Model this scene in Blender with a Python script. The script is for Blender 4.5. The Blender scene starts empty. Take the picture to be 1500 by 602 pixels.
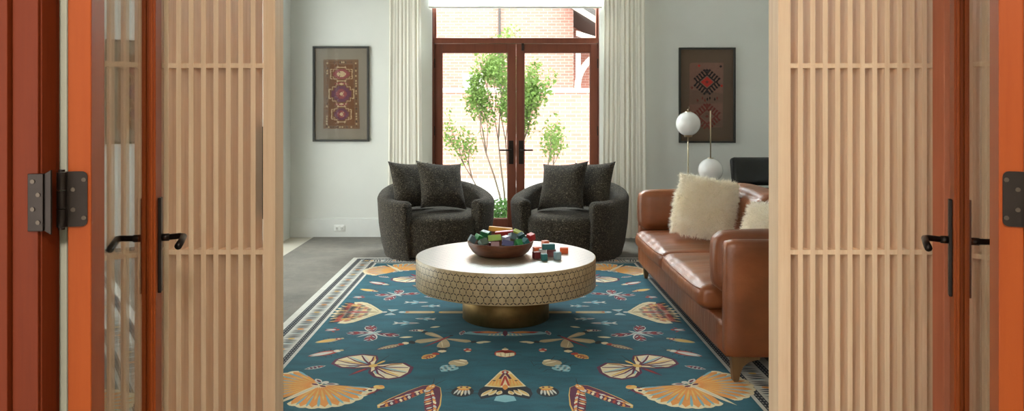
import bpy, bmesh, math, random
from mathutils import Vector, Matrix, noise as mnoise
R = math.radians
PI = math.pi
scene = bpy.context.scene
COL = scene.collection
rnd = random.Random(7)

# ------------------------------------------------------------------ helpers
class MB:
    """collects vertices, faces and material slots; build() links ONE mesh object"""
    def __init__(self):
        self.v = []; self.f = []; self.m = []; self.s = []
    def add(self, vs, fs, mi=0, smooth=False, M=None):
        b = len(self.v)
        for p in vs:
            p = Vector(p)
            self.v.append(M @ p if M is not None else p)
        for f in fs:
            self.f.append([b + i for i in f]); self.m.append(mi); self.s.append(smooth)
    def box(self, x0, x1, y0, y1, z0, z1, mi=0, M=None):
        vs = [(x0,y0,z0),(x1,y0,z0),(x1,y1,z0),(x0,y1,z0),(x0,y0,z1),(x1,y0,z1),(x1,y1,z1),(x0,y1,z1)]
        fs = [(0,3,2,1),(4,5,6,7),(0,1,5,4),(1,2,6,5),(2,3,7,6),(3,0,4,7)]
        self.add(vs, fs, mi, False, M)
    def rbox(self, c, size, r, n=6, bulge=(0,0,0), mi=0, M=None, smooth=True, warp=None):
        """soft-edged box made of six n x n grids, rounded by r, faces bulged outwards"""
        hx, hy, hz = [s/2 for s in size]
        key = {}; vs = []; fs = []
        inner = (max(hx-r,0), max(hy-r,0), max(hz-r,0))
        def coords(h):
            # denser toward the edges so that rounding shows
            k = []
            for i in range(n+1):
                t = -1 + 2*i/n
                k.append(t)
            return k
        ts = [math.sin(t*PI/2)*0.55 + t*0.45 for t in coords(1)]
        def vert(a, b, c):
            k = (round(a,5), round(b,5), round(c,5))
            if k in key: return key[k]
            p = Vector((a*hx, b*hy, c*hz))
            q = Vector((max(-inner[0],min(inner[0],p.x)), max(-inner[1],min(inner[1],p.y)), max(-inner[2],min(inner[2],p.z))))
            d = p-q
            if d.length > 1e-9:
                p = q + d.normalized()*min(r, d.length) if d.length > r else p
                # corner regions: always project to radius
                if (abs(a)>=.999)+(abs(b)>=.999)+(abs(c)>=.999) >= 1:
                    p = q + d.normalized()*r
            wx = (1-b*b)*(1-c*c); wy = (1-a*a)*(1-c*c); wz = (1-a*a)*(1-b*b)
            p.x += bulge[0]*a*max(wx,0)**.7; p.y += bulge[1]*b*max(wy,0)**.7; p.z += bulge[2]*c*max(wz,0)**.7
            if warp: p = Vector(warp(p))
            vs.append(p + Vector(c0)); key[k] = len(vs)-1
            return key[k]
        c0 = c
        for ax in range(3):
            for sg in (-1, 1):
                for i in range(n):
                    for j in range(n):
                        q = []
                        for (u, w) in ((i,j),(i+1,j),(i+1,j+1),(i,j+1)):
                            t = [0,0,0]; t[ax] = sg; t[(ax+1)%3] = ts[u]; t[(ax+2)%3] = ts[w]
                            q.append(vert(*t))
                        fs.append(q if sg > 0 else q[::-1])
        self.add(vs, fs, mi, smooth, M)
    def cyl(self, c, r, h, n=24, axis='z', mi=0, r2=None, M=None, smooth=True):
        r2 = r if r2 is None else r2
        self.lathe([(0,0),(r,0),(r2,h),(0,h)], n, mi, M=(M or Matrix()) @ Matrix.Translation(c) @ {'z':Matrix(), 'x':Matrix.Rotation(PI/2,4,'Y'), 'y':Matrix.Rotation(-PI/2,4,'X')}[axis], smooth=smooth, sharp=True)
    def lathe(self, prof, n=32, mi=0, M=None, smooth=True, sharp=False):
        """revolve (r, z) points about z"""
        if sharp:   # split rings so that flat shading stays on caps
            for a, b in zip(prof, prof[1:]):
                self.lathe([a, b], n, mi, M, smooth and a[0] > 0 and b[0] > 0)
            return
        vs = []; fs = []; ids = []
        for r, z in prof:
            if r < 1e-6:
                ids.append([len(vs)]); vs.append((0,0,z))
            else:
                ids.append(list(range(len(vs), len(vs)+n)))
                vs += [(r*math.cos(2*PI*i/n), r*math.sin(2*PI*i/n), z) for i in range(n)]
        for A, B in zip(ids, ids[1:]):
            for i in range(n):
                j = (i+1) % n
                if len(A) == 1 and len(B) == 1: continue
                if len(A) == 1: fs.append((A[0], B[j], B[i]))
                elif len(B) == 1: fs.append((A[i], A[j], B[0]))
                else: fs.append((A[i], A[j], B[j], B[i]))
        self.add(vs, fs, mi, smooth, M)
    def tube(self, pts, r, n=8, mi=0, M=None):
        """round tube through points; r a number or one per point"""
        pts = [Vector(p) for p in pts]
        rs = r if isinstance(r, (list, tuple)) else [r]*len(pts)
        vs = []; fs = []
        up = Vector((0,0,1))
        for i, p in enumerate(pts):
            d = (pts[min(i+1,len(pts)-1)] - pts[max(i-1,0)]).normalized()
            a = d.cross(up)
            if a.length < .05: a = d.cross(Vector((0,1,0)))
            a.normalize(); b = d.cross(a).normalized()
            for k in range(n):
                t = 2*PI*k/n
                vs.append(p + a*math.cos(t)*rs[i] + b*math.sin(t)*rs[i])
        for i in range(len(pts)-1):
            for k in range(n):
                fs.append((i*n+k, i*n+(k+1)%n, (i+1)*n+(k+1)%n, (i+1)*n+k))
        fs.append(tuple(range(n))[::-1]); fs.append(tuple((len(pts)-1)*n+k for k in range(n)))
        self.add(vs, fs, mi, True, M)
    def prism(self, outline, y0, y1, mi=0, M=None):
        """outline of (x, z) points extruded along y"""
        n = len(outline)
        vs = [(x,y0,z) for x,z in outline] + [(x,y1,z) for x,z in outline]
        fs = [tuple(range(n)), tuple(range(2*n-1, n-1, -1))]
        fs += [(i, i+n, (i+1)%n+n, (i+1)%n) for i in range(n)]
        self.add(vs, fs, mi, False, M)
    def grid(self, fn, nu, nv, mi=0, smooth=True, M=None):
        vs = [fn(i/nu, j/nv) for i in range(nu+1) for j in range(nv+1)]
        fs = [(i*(nv+1)+j, (i+1)*(nv+1)+j, (i+1)*(nv+1)+j+1, i*(nv+1)+j+1) for i in range(nu) for j in range(nv)]
        self.add(vs, fs, mi, smooth, M)
    def build(self, name, mats, parent=None, bevel=0, loc=None, rot=None, recalc=True):
        me = bpy.data.meshes.new(name)
        me.from_pydata([tuple(p) for p in self.v], [], self.f)
        me.polygons.foreach_set('material_index', self.m)
        me.polygons.foreach_set('use_smooth', self.s)
        if recalc:
            bm = bmesh.new(); bm.from_mesh(me)
            bmesh.ops.recalc_face_normals(bm, faces=bm.faces); bm.to_mesh(me); bm.free()
        me.update()
        for m in (mats if isinstance(mats, (list, tuple)) else [mats]): me.materials.append(m)
        o = bpy.data.objects.new(name, me); COL.objects.link(o)
        if parent: o.parent = parent
        if loc: o.location = loc
        if rot: o.rotation_euler = rot
        if bevel:
            b = o.modifiers.new('bevel', 'BEVEL'); b.width = bevel; b.segments = 2; b.limit_method = 'ANGLE'; b.angle_limit = R(40)
        return o

def thing(name, label, cat, loc=(0,0,0), rz=0, group=None, kind=None):
    o = bpy.data.objects.new(name, None); COL.objects.link(o)
    o.empty_display_size = .1
    o.location = loc; o.rotation_euler = (0,0,rz)
    return tag(o, label, cat, group, kind)
def tag(o, label, cat, group=None, kind=None):
    o['label'] = label; o['category'] = cat
    if group: o['group'] = group
    if kind: o['kind'] = kind
    return o

# ------------------------------------------------------------------ materials
def srgb(r, g, b):
    f = lambda c: c/12.92 if c <= .04045 else ((c+.055)/1.055)**2.4
    return (f(r/255), f(g/255), f(b/255), 1)
class NT:
    def __init__(self, name):
        self.mat = bpy.data.materials.new(name); self.mat.use_nodes = True
        self.t = self.mat.node_tree; self.t.nodes.clear()
        self.out = self.t.nodes.new('ShaderNodeOutputMaterial')
    def n(self, typ, **kw):
        x = self.t.nodes.new('ShaderNode'+typ)
        for k, v in kw.items():
            if k in x.inputs.keys(): x.inputs[k].default_value = v
            else: setattr(x, k, v)
        return x
    def l(self, a, b): self.t.links.new(a, b)
    def math(self, op, a, b=None, c=None):
        x = self.n('Math', operation=op)
        for i, q in enumerate((a, b, c)):
            if q is None: continue
            if isinstance(q, (int, float)): x.inputs[i].default_value = q
            else: self.l(q, x.inputs[i])
        return x.outputs[0]
    def ramp(self, fac, stops):
        x = self.n('ValToRGB'); e = x.color_ramp.elements
        while len(e) < len(stops): e.new(.5)
        for q, (p, c) in zip(e, stops): q.position = p; q.color = c
        self.l(fac, x.inputs[0]); return x.outputs[0]
    def coords(self, scale=(1,1,1)):
        tc = self.n('TexCoord'); mp = self.n('Mapping'); mp.inputs['Scale'].default_value = scale
        self.l(tc.outputs['Object'], mp.inputs[0]); return mp.outputs[0]
    def noise(self, vec, scale, detail=4, rough=.5):
        x = self.n('TexNoise'); x.inputs['Scale'].default_value = scale; x.inputs['Detail'].default_value = detail; x.inputs['Roughness'].default_value = rough
        self.l(vec, x.inputs['Vector']); return x.outputs[0]
    def bsdf(self, color=None, rough=.5, metal=0, spec=.5, coat=0, bump=None, bump_s=.2, bump_d=.002, sheen=0, coat_r=.1):
        b = self.n('BsdfPrincipled')
        if isinstance(color, (tuple, list)): b.inputs['Base Color'].default_value = color
        elif color is not None: self.l(color, b.inputs['Base Color'])
        if isinstance(rough, (int, float)): b.inputs['Roughness'].default_value = rough
        else: self.l(rough, b.inputs['Roughness'])
        b.inputs['Metallic'].default_value = metal; b.inputs['Specular IOR Level'].default_value = spec
        b.inputs['Coat Weight'].default_value = coat; b.inputs['Coat Roughness'].default_value = coat_r
        if sheen: b.inputs['Sheen Weight'].default_value = sheen
        if bump is not None:
            q = self.n('Bump'); q.inputs['Strength'].default_value = bump_s; q.inputs['Distance'].default_value = bump_d
            self.l(bump, q.inputs['Height']); self.l(q.outputs[0], b.inputs['Normal'])
        self.l(b.outputs[0], self.out.inputs[0]); return b

def mix(c1, c2, t): return tuple(c1[i]*(1-t)+c2[i]*t for i in range(3)) + (1,)
def scl(c, k): return (min(c[0]*k,1), min(c[1]*k,1), min(c[2]*k,1), 1)
def plain(name, col, rough=.5, metal=0, var=.12, scale=12, coat=0, bump=0, spec=.5):
    t = NT(name); v = t.coords(); nz = t.noise(v, scale, 5)
    c = t.ramp(nz, [(.3, scl(col, 1-var)), (.7, scl(col, 1+var))])
    t.bsdf(c, rough, metal, spec, coat, bump=nz if bump else None, bump_s=bump)
    return t.mat
def wood(name, dark, light, stretch=(14,14,.9), rough=.45, coat=0, spec=.4):
    t = NT(name); v = t.coords(stretch)
    n1 = t.noise(v, 2.2, 6, .6); v2 = t.coords(tuple(s*4 for s in stretch)); n2 = t.noise(v2, 3, 3, .6)
    f = t.math('ADD', t.math('MULTIPLY', n1, .75), t.math('MULTIPLY', n2, .25))
    c = t.ramp(f, [(.32, dark), (.5, mix(dark, light, .6)), (.68, light)])
    t.bsdf(c, rough, 0, spec, coat, bump=n2, bump_s=.08)
    return t.mat
def thin_glass(name, tint=(.97,.985,.975,1), f0=.042, rough=0.0):
    """window pane: clear, mirroring more the flatter one looks along it (Schlick)"""
    t = NT(name)
    geo = t.n('NewGeometry'); d = t.n('VectorMath', operation='DOT_PRODUCT')
    t.l(geo.outputs['Normal'], d.inputs[0]); t.l(geo.outputs['Incoming'], d.inputs[1])
    c = t.math('ABSOLUTE', d.outputs['Value'])
    p = t.math('POWER', t.math('SUBTRACT', 1, c), 5)
    fr = t.math('ADD', f0, t.math('MULTIPLY', p, 1-f0))
    tr = t.n('BsdfTransparent'); tr.inputs[0].default_value = tint
    gl = t.n('BsdfGlossy'); gl.inputs['Roughness'].default_value = rough
    m = t.n('MixShader'); t.l(fr, m.inputs[0]); t.l(tr.outputs[0], m.inputs[1]); t.l(gl.outputs[0], m.inputs[2])
    t.l(m.outputs[0], t.out.inputs[0]); return t.mat

M = {}
def m_leaf(name, a, b, scale=9):
    t = NT(name); v = t.coords(); nz = t.noise(v, scale, 3)
    c = t.ramp(nz, [(.3, a), (.7, b)]); p = t.bsdf(c, .6, 0, .3)
    tr = t.n('BsdfTranslucent'); t.l(c, tr.inputs[0]); m = t.n('MixShader'); m.inputs[0].default_value = .35
    t.l(p.outputs[0], m.inputs[1]); t.l(tr.outputs[0], m.inputs[2]); t.l(m.outputs[0], t.out.inputs[0]); return t.mat
M['wall'] = plain('wall_paint', (.74,.75,.72,1), .85, var=.02, scale=3, spec=.2)
M['ceil'] = plain('ceiling_paint', (.78,.78,.76,1), .9, var=.02)
M['trimw'] = plain('white_trim_paint', (.74,.75,.73,1), .5, var=.02)
M['stone'] = plain('pale_stone_floor', srgb(196,190,176), .45, var=.06, scale=5)
M['orange'] = wood('orange_stained_timber', srgb(140,60,18), srgb(154,71,25), (10,10,.6), .45, 0, .18)
M['jamb'] = wood('shaded_orange_timber', srgb(92,33,10), srgb(106,41,15), (10,10,.6), .5, 0, .15)  # the doors' orange timber, with the jamb's shade put into the colour
M['post'] = wood('lit_orange_timber', srgb(178,100,70), srgb(192,114,84), (10,10,.6), .4, .05)  # orange timber made paler, its glare put into the colour
M['mahog'] = wood('red_brown_timber', srgb(104,52,34), srgb(122,65,44), (10,10,.6), .4, .1)
M['maple'] = wood('pale_maple', srgb(211,176,142), srgb(229,200,168), (20,20,.8), .5)
M['bronze'] = plain('dark_bronze_metal', srgb(52,44,40), .38, .85, var=.15)
M['chip'] = plain('worn_bronze', srgb(88,76,66), .4, .8)
M['glass'] = thin_glass('clear_glass')
M['dglass'] = thin_glass('low_reflection_glass', (.97,.985,.975,1), .006)
M['picglass'] = thin_glass('picture_glass', (.98,.98,.98,1), .012, .02)
M['black'] = plain('black_leather', srgb(22,22,23), .45, var=.2)
M['pull'] = plain('matte_black_pull', srgb(16,14,13), .8, var=.05)
M['blackmetal'] = plain('black_metal', srgb(20,20,20), .35, .6)
M['brass'] = plain('brushed_bronze', srgb(142,116,74), .46, .95, var=.1, scale=30)
M['nickel'] = plain('aged_brass', srgb(165,150,125), .3, .95)

def m_carpet():
    t = NT('grey_wool_carpet'); v = t.coords()
    big = t.noise(v, 1.6, 4, .55); fine = t.noise(v, 130, 2, .7); mid = t.noise(v, 14, 4, .6)
    f = t.math('ADD', t.math('MULTIPLY', big, .5), t.math('ADD', t.math('MULTIPLY', fine, .25), t.math('MULTIPLY', mid, .25)))
    c = t.ramp(f, [(.36, srgb(72,68,60)), (.64, srgb(118,112,101))])
    t.bsdf(c, .95, 0, .1, bump=fine, bump_s=.6, bump_d=.004, sheen=.2); return t.mat
M['carpet'] = m_carpet()
def m_boucle():
    t = NT('dark_boucle'); v = t.coords()
    vo = t.n('TexVoronoi'); vo.inputs['Scale'].default_value = 170; t.l(v, vo.inputs['Vector'])
    sep = t.n('SeparateColor'); t.l(vo.outputs['Color'], sep.inputs[0])
    nz = t.noise(v, 70, 3, .7)
    f = t.math('ADD', t.math('MULTIPLY', sep.outputs[0], .55), t.math('MULTIPLY', nz, .45))
    c = t.ramp(f, [(.2, srgb(28,24,19)), (.5, srgb(50,44,36)), (.72, srgb(76,68,57)), (.88, srgb(138,127,108))])
    h = t.math('SUBTRACT', 1, vo.outputs['Distance'])
    t.bsdf(c, .95, 0, .15, bump=h, bump_s=.9, bump_d=.006, sheen=.12); return t.mat
M['boucle'] = m_boucle()
def m_leather():
    t = NT('tan_leather'); v = t.coords()
    big = t.noise(v, 3.2, 4, .5); cre = t.noise(t.coords((1,7,2)), 2.6, 5, .6); fine = t.noise(v, 260, 2)
    f = t.math('ADD', t.math('MULTIPLY', big, .7), t.math('MULTIPLY', cre, .3))
    c = t.ramp(f, [(.3, srgb(96,52,25)), (.55, srgb(134,75,39)), (.75, srgb(160,97,55))])
    h = t.math('ADD', t.math('MULTIPLY', cre, 1.0), t.math('MULTIPLY', fine, .04))
    t.bsdf(c, t.math('ADD', .35, t.math('MULTIPLY', big, .12)), 0, .5, .15, bump=h, bump_s=.35, bump_d=.02, coat_r=.25); return t.mat
M['leather'] = m_leather()
def m_curtain():
    t = NT('sheer_cream_cloth'); v = t.coords((60,60,8)); nz = t.noise(v, 8, 2)
    c = t.ramp(nz, [(.3, srgb(240,236,224)), (.7, srgb(249,246,238))])
    b = t.bsdf(c, .9, 0, .1)
    tr = t.n('BsdfTranslucent'); t.l(c, tr.inputs[0])
    m = t.n('MixShader'); m.inputs[0].default_value = .15
    t.l(b.outputs[0], m.inputs[1]); t.l(tr.outputs[0], m.inputs[2]); t.l(m.outputs[0], t.out.inputs[0]); return t.mat
M['curtain'] = m_curtain()
def m_shade():
    t = NT('white_roller_cloth'); v = t.coords(); nz = t.noise(v, 200, 2)
    c = t.ramp(nz, [(.3, srgb(238,238,236)), (.7, srgb(248,248,246))])
    b = t.bsdf(c, .9, 0, .1); tr = t.n('BsdfTranslucent'); t.l(c, tr.inputs[0])
    m = t.n('MixShader'); m.inputs[0].default_value = .6
    t.l(b.outputs[0], m.inputs[1]); t.l(tr.outputs[0], m.inputs[2]); t.l(m.outputs[0], t.out.inputs[0]); return t.mat
M['shade'] = m_shade()
def m_brick():
    t = NT('pink_brick'); tc = t.n('TexCoord'); sp = t.n('SeparateXYZ'); t.l(tc.outputs['Object'], sp.inputs[0])
    cb = t.n('CombineXYZ'); t.l(t.math('ADD', sp.outputs[0], sp.outputs[1]), cb.inputs[0]); t.l(sp.outputs[2], cb.inputs[1])
    b = t.n('TexBrick'); t.l(cb.outputs[0], b.inputs['Vector'])
    b.inputs['Scale'].default_value = 1; b.inputs['Brick Width'].default_value = .23; b.inputs['Row Height'].default_value = .08
    b.inputs['Mortar Size'].default_value = .007; b.inputs['Color1'].default_value = srgb(202,151,139); b.inputs['Color2'].default_value = srgb(194,140,127)
    b.inputs['Mortar'].default_value = srgb(214,196,187); b.inputs['Bias'].default_value = .1
    t.bsdf(b.outputs[0], .9, 0, .2); return t.mat
M['brick'] = m_brick()
M['coping'] = plain('pale_coping_stone', srgb(214,210,202), .8, var=.05)
M['paving'] = plain('pale_paving', srgb(200,198,192), .85, var=.05, scale=2)
M['roof'] = plain('dark_shingle', srgb(96,92,90), .9)
M['bark'] = plain('grey_bark', srgb(122,112,98), .9, var=.25, scale=30)
M['leaf'] = m_leaf('spring_leaf', srgb(104,136,66), srgb(138,164,92))
M['shrubleaf'] = m_leaf('shrub_leaf', srgb(64,108,58), srgb(104,142,78))
def m_inlay(side):
    """bone tiles with dark interlaced ring joints: hexagonal lattice of thin circles"""
    t = NT('bone_inlay_'+('rim' if side else 'top')); tc = t.n('TexCoord'); sp = t.n('SeparateXYZ'); t.l(tc.outputs['Object'], sp.inputs[0])
    X, Y, Z = sp.outputs
    P = .0418
    if side:
        u = t.math('MULTIPLY', t.math('ARCTAN2', X, Y), .563)
        # whole number of repeats round the rim
        NREP = round(2*PI*.563/P); P = 2*PI*.563/NREP
        w = t.math('ADD', Z, .0052)
    else: u, w = X, Y
    H = P*math.sqrt(3)
    def cell(off):
        a = t.math('SUBTRACT', t.math('MODULO', t.math('ADD', u, 100*P+off*P/2+P/2), P), P/2)
        b = t.math('SUBTRACT', t.math('MODULO', t.math('ADD', w, 100*H+off*H/2+H/2), H), H/2)
        return a, b
    def ring_at(off):
        a, b = cell(off)
        return a, b
    # distance to the nearest lattice ring centre for both sub-lattices; joints are drawn as lens petals on the mid-points
    def dist(a, b): return t.math('SQRT', t.math('ADD', t.math('MULTIPLY', a, a), t.math('MULTIPLY', b, b)))
    # thin lenses where neighbouring rings overlap
    RR = P*.571; cnt = None
    for off in (0, 1):
        a, b = cell(off); ab = t.math('SUBTRACT', P, t.math('ABSOLUTE', a))
        for q in (a, ab):
            i_ = t.math('LESS_THAN', dist(q, b), RR)
            cnt = i_ if cnt is None else t.math('ADD', cnt, i_)
    ln = t.math('GREATER_THAN', cnt, 1.5)
    if side:
        band = t.math('MULTIPLY', t.math('GREATER_THAN', Z, -.172), t.math('LESS_THAN', Z, -.010))
        ln = t.math('MULTIPLY', ln, band)
    v = t.coords(); nz = t.noise(v, 40, 3); big = t.noise(v, 14, 2)
    lo_, hi_ = (srgb(160,141,108), srgb(190,172,138)) if side else (srgb(132,116,90), srgb(156,140,112))
    c = t.ramp(t.math('ADD', t.math('MULTIPLY', nz, .5), t.math('MULTIPLY', big, .5)), [(.3, lo_), (.7, hi_)])
    mx = t.n('Mix', data_type='RGBA'); mx.inputs['B'].default_value = srgb(52,42,32)
    t.l(ln, mx.inputs['Factor']); 
    for s in mx.inputs:
        if s.name == 'A' and s.type == 'RGBA': t.l(c, s)
        if s.name == 'B' and s.type == 'RGBA': s.default_value = srgb(34,25,18)
    res = [o for o in mx.outputs if o.type == 'RGBA'][0]
    bs = t.bsdf(res, .35 if not side else .35, 0, .5, 1.0 if not side else .2, coat_r=.34)
    if not side: bs.inputs['Coat IOR'].default_value = 2.8; bs.inputs['IOR'].default_value = 1.6
    return t.mat
M['inlay_top'] = m_inlay(False); M['inlay_rim'] = m_inlay(True)
M['bonerim'] = plain('plain_bone_edge', srgb(184,166,132), .35)
M['bowlwood'] = wood('dark_turned_wood', srgb(70,36,20), srgb(110,62,36), (5,5,22), .35, .3)
M['fur'] = m_leaf('cream_sheepskin', srgb(250,244,230), srgb(253,249,240))
M['walnut'] = wood('olive_stained_leg', srgb(84,62,38), srgb(106,80,50), (12,12,1.5), .4)
def m_globe():
    t = NT('opal_white_glass'); t.bsdf(srgb(236,234,232), .12, 0, .5, .5); return t.mat
M['globe'] = m_globe()
M['frame'] = plain('charcoal_wood_frame', srgb(50,50,46), .45)
M['linen'] = plain('taupe_linen_backing', srgb(136,126,112), .95, var=.06, scale=90)
M['plastic'] = plain('white_plastic', srgb(238,238,234), .4, var=.01)
M['darkslot'] = plain('socket_slot', srgb(60,60,58), .6)
M['seal'] = plain('pale_grey_green_paint', srgb(196,196,178), .6, var=.03)
# rug yarns
def yarn(name, c, var=.10):
    t = NT('yarn_'+name); v = t.coords((1,3,1)); a = t.noise(v, 5, 4, .6); b = t.noise(t.coords(), 220, 2)
    f = t.math('ADD', t.math('MULTIPLY', a, .65), t.math('MULTIPLY', b, .35))
    col = t.ramp(f, [(.3, scl(c, 1-var*1.6)), (.7, scl(c, 1+var*1.8))])
    t.bsdf(col, .88, 0, .2, bump=b, bump_s=.3, bump_d=.002, sheen=.06); return t.mat
YN = ['teal','white','navy','cream','gold','orange','red','wine','sky','tan','black']
YC = {'teal':srgb(26,82,96),'white':srgb(190,188,180),'navy':srgb(30,36,46),'cream':srgb(214,200,164),'gold':srgb(206,166,92),
      'orange':srgb(206,136,66),'red':srgb(158,52,38),'wine':srgb(88,32,60),'sky':srgb(122,168,178),'tan':srgb(168,150,118),'black':srgb(34,36,40)}
YARN = [yarn(k, YC[k], .22 if k == 'teal' else .08) for k in YN]
YI = {k:i for i,k in enumerate(YN)}

# ------------------------------------------------------------------ camera: level, lens shifted down
CAMH = 1.28; F = 1080.0
cam_d = bpy.data.cameras.new('camera'); cam = bpy.data.objects.new('camera', cam_d); COL.objects.link(cam)
cam.location = (0, 0, CAMH); cam.rotation_euler = (PI/2, 0, 0)
cam_d.sensor_width = 36; cam_d.lens = F/1500*36; cam_d.shift_x = 10/1500; cam_d.shift_y = -(301-171)/1500
cam_d.clip_start = .05; cam_d.clip_end = 200
scene.camera = cam

# ------------------------------------------------------------------ world and view
w = bpy.data.worlds.new('overcast_sky'); scene.world = w; w.use_nodes = True
wt = w.node_tree; wt.nodes.clear()
wo = wt.nodes.new('ShaderNodeOutputWorld'); bg = wt.nodes.new('ShaderNodeBackground')
tc = wt.nodes.new('ShaderNodeTexCoord'); sx = wt.nodes.new('ShaderNodeSeparateXYZ'); rp = wt.nodes.new('ShaderNodeValToRGB')
wt.links.new(tc.outputs['Generated'], sx.inputs[0]); wt.links.new(sx.outputs[2], rp.inputs[0])
rp.color_ramp.elements[0].position = 0; rp.color_ramp.elements[0].color = (.94,.965,.935,1)
rp.color_ramp.elements[1].position = 1; rp.color_ramp.elements[1].color = (.97,1.0,.99,1)
wt.links.new(rp.outputs[0], bg.inputs[0]); bg.inputs[1].default_value = 5.0
wt.links.new(bg.outputs[0], wo.inputs[0])
scene.view_settings.view_transform = 'Standard'; scene.view_settings.look = 'None'
scene.view_settings.gamma = 1; scene.view_settings.use_curve_mapping = False
scene.view_settings.exposure = 0.0
scene.cycles.use_denoising = True
scene.cycles.max_bounces = 16; scene.cycles.diffuse_bounces = 10; scene.cycles.transparent_max_bounces = 24

# ------------------------------------------------------------------ room shell
YB = 7.83           # inner face of the far wall
XL, XR = -2.28, 3.6 # side walls
ZC = 4.7
DX0, DX1 = -.776, 1.001   # opening of the garden doors
def struct(name, mb, mat, label, cat, **k):
    return tag(mb.build(name, mat, **k), label, cat, kind='structure')
mb = MB(); mb.box(-3.2, 4.2, -3.0, YB+.2, -.12, 0)
struct('floor', mb, M['stone'], 'pale stone floor under the grey carpet', 'floor')
mb = MB(); mb.box(-3.2, 4.2, 1.34, YB+.2, ZC, ZC+.15); mb.box(-3.2, 4.2, -1.6, 1.34, 3.1, 3.25)
struct('ceiling', mb, M['ceil'], 'white ceiling above the room', 'ceiling')
mb = MB()
mb.box(-3.2, DX0, YB, YB+.2, 0, ZC); mb.box(DX1, 4.2, YB, YB+.2, 0, ZC); mb.box(DX0, DX1, YB, YB+.2, 4.40, ZC)
struct('wall_back', mb, M['wall'], 'white far wall around the garden doors', 'wall')
mb = MB()
mb.box(XL-.2, XL, 7.52, YB, 0, ZC); mb.box(XL-.2, XL, 1.47, 4.5, 0, ZC); mb.box(XL-.2, XL, 4.5, 7.52, 2.75, ZC)
struct('wall_left', mb, M['wall'], 'white left wall with a tall opening beside the far corner', 'wall')
mb = MB(); mb.box(XR, XR+.2, 1.47, YB, 0, ZC)
struct('wall_right', mb, M['wall'], 'white right wall behind the sofa side of the room', 'wall')
mb = MB()
mb.box(-3.2, -.99, 1.34, 1.46, 0, ZC); mb.box(1.12, 4.2, 1.34, 1.46, 0, ZC); mb.box(-.99, 1.12, 1.34, 1.46, 2.22, ZC)
struct('wall_front', mb, M['wall'], 'near wall holding the open orange doors', 'wall')
mb = MB(); mb.box(-3.2, -3.0, -1.4, 1.34, 0, 3.1)
mb.box(-3.2, -2.95, -1.6, -1.4, 0, 3.1); mb.box(-1.0, 4.2, -1.6, -1.4, 0, 3.1); mb.box(-2.95, -1.0, -1.6, -1.4, 2.95, 3.1); mb.box(4.0, 4.2, -1.4, 1.34, 0, 3.1)
struct('wall_hall', mb, M['wall'], 'walls of the near hall', 'wall')
mb = MB()
mb.box(-3.0, DX0-.10, YB-.018, YB, 0, .19); mb.box(-3.0, DX0-.10, YB-.012, YB, .19, .205)
struct('baseboard_left', mb, M['trimw'], 'tall white baseboard left of the garden doors', 'baseboard', bevel=.003)
mb = MB()
mb.box(DX1+.10, XR, YB-.018, YB, 0, .19); mb.box(DX1+.10, XR, YB-.012, YB, .19, .205)
struct('baseboard_right', mb, M['trimw'], 'tall white baseboard right of the garden doors', 'baseboard', bevel=.003)
# left window: tall glazed opening in the left wall
w2 = thing('window_2', 'tall white framed window in the left wall', 'window', (XL-.1, 6.01, 0), kind='structure')
mb = MB()
for y in (-1.48, -.5, .48, 1.45): mb.box(-.04, .04, y-.03, y+.03, 0.02, 2.74)
mb.box(-.04, .04, -1.51, 1.48, 2.68, 2.75); mb.box(-.04, .04, -1.51, 1.48, 0.0, .08)
mb.build('window_frame', M['trimw'], w2, bevel=.004)
mb = MB(); mb.box(-.003, .003, -1.45, 1.42, .08, 2.68); mb.build('pane', M['glass'], w2)
mb = MB(); mb.box(XL-.012, XL+.012, 7.40, 7.52, 0, 2.85)
struct('trim_1', mb, M['trimw'], 'white casing at the end of the left wall', 'trim')

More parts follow.
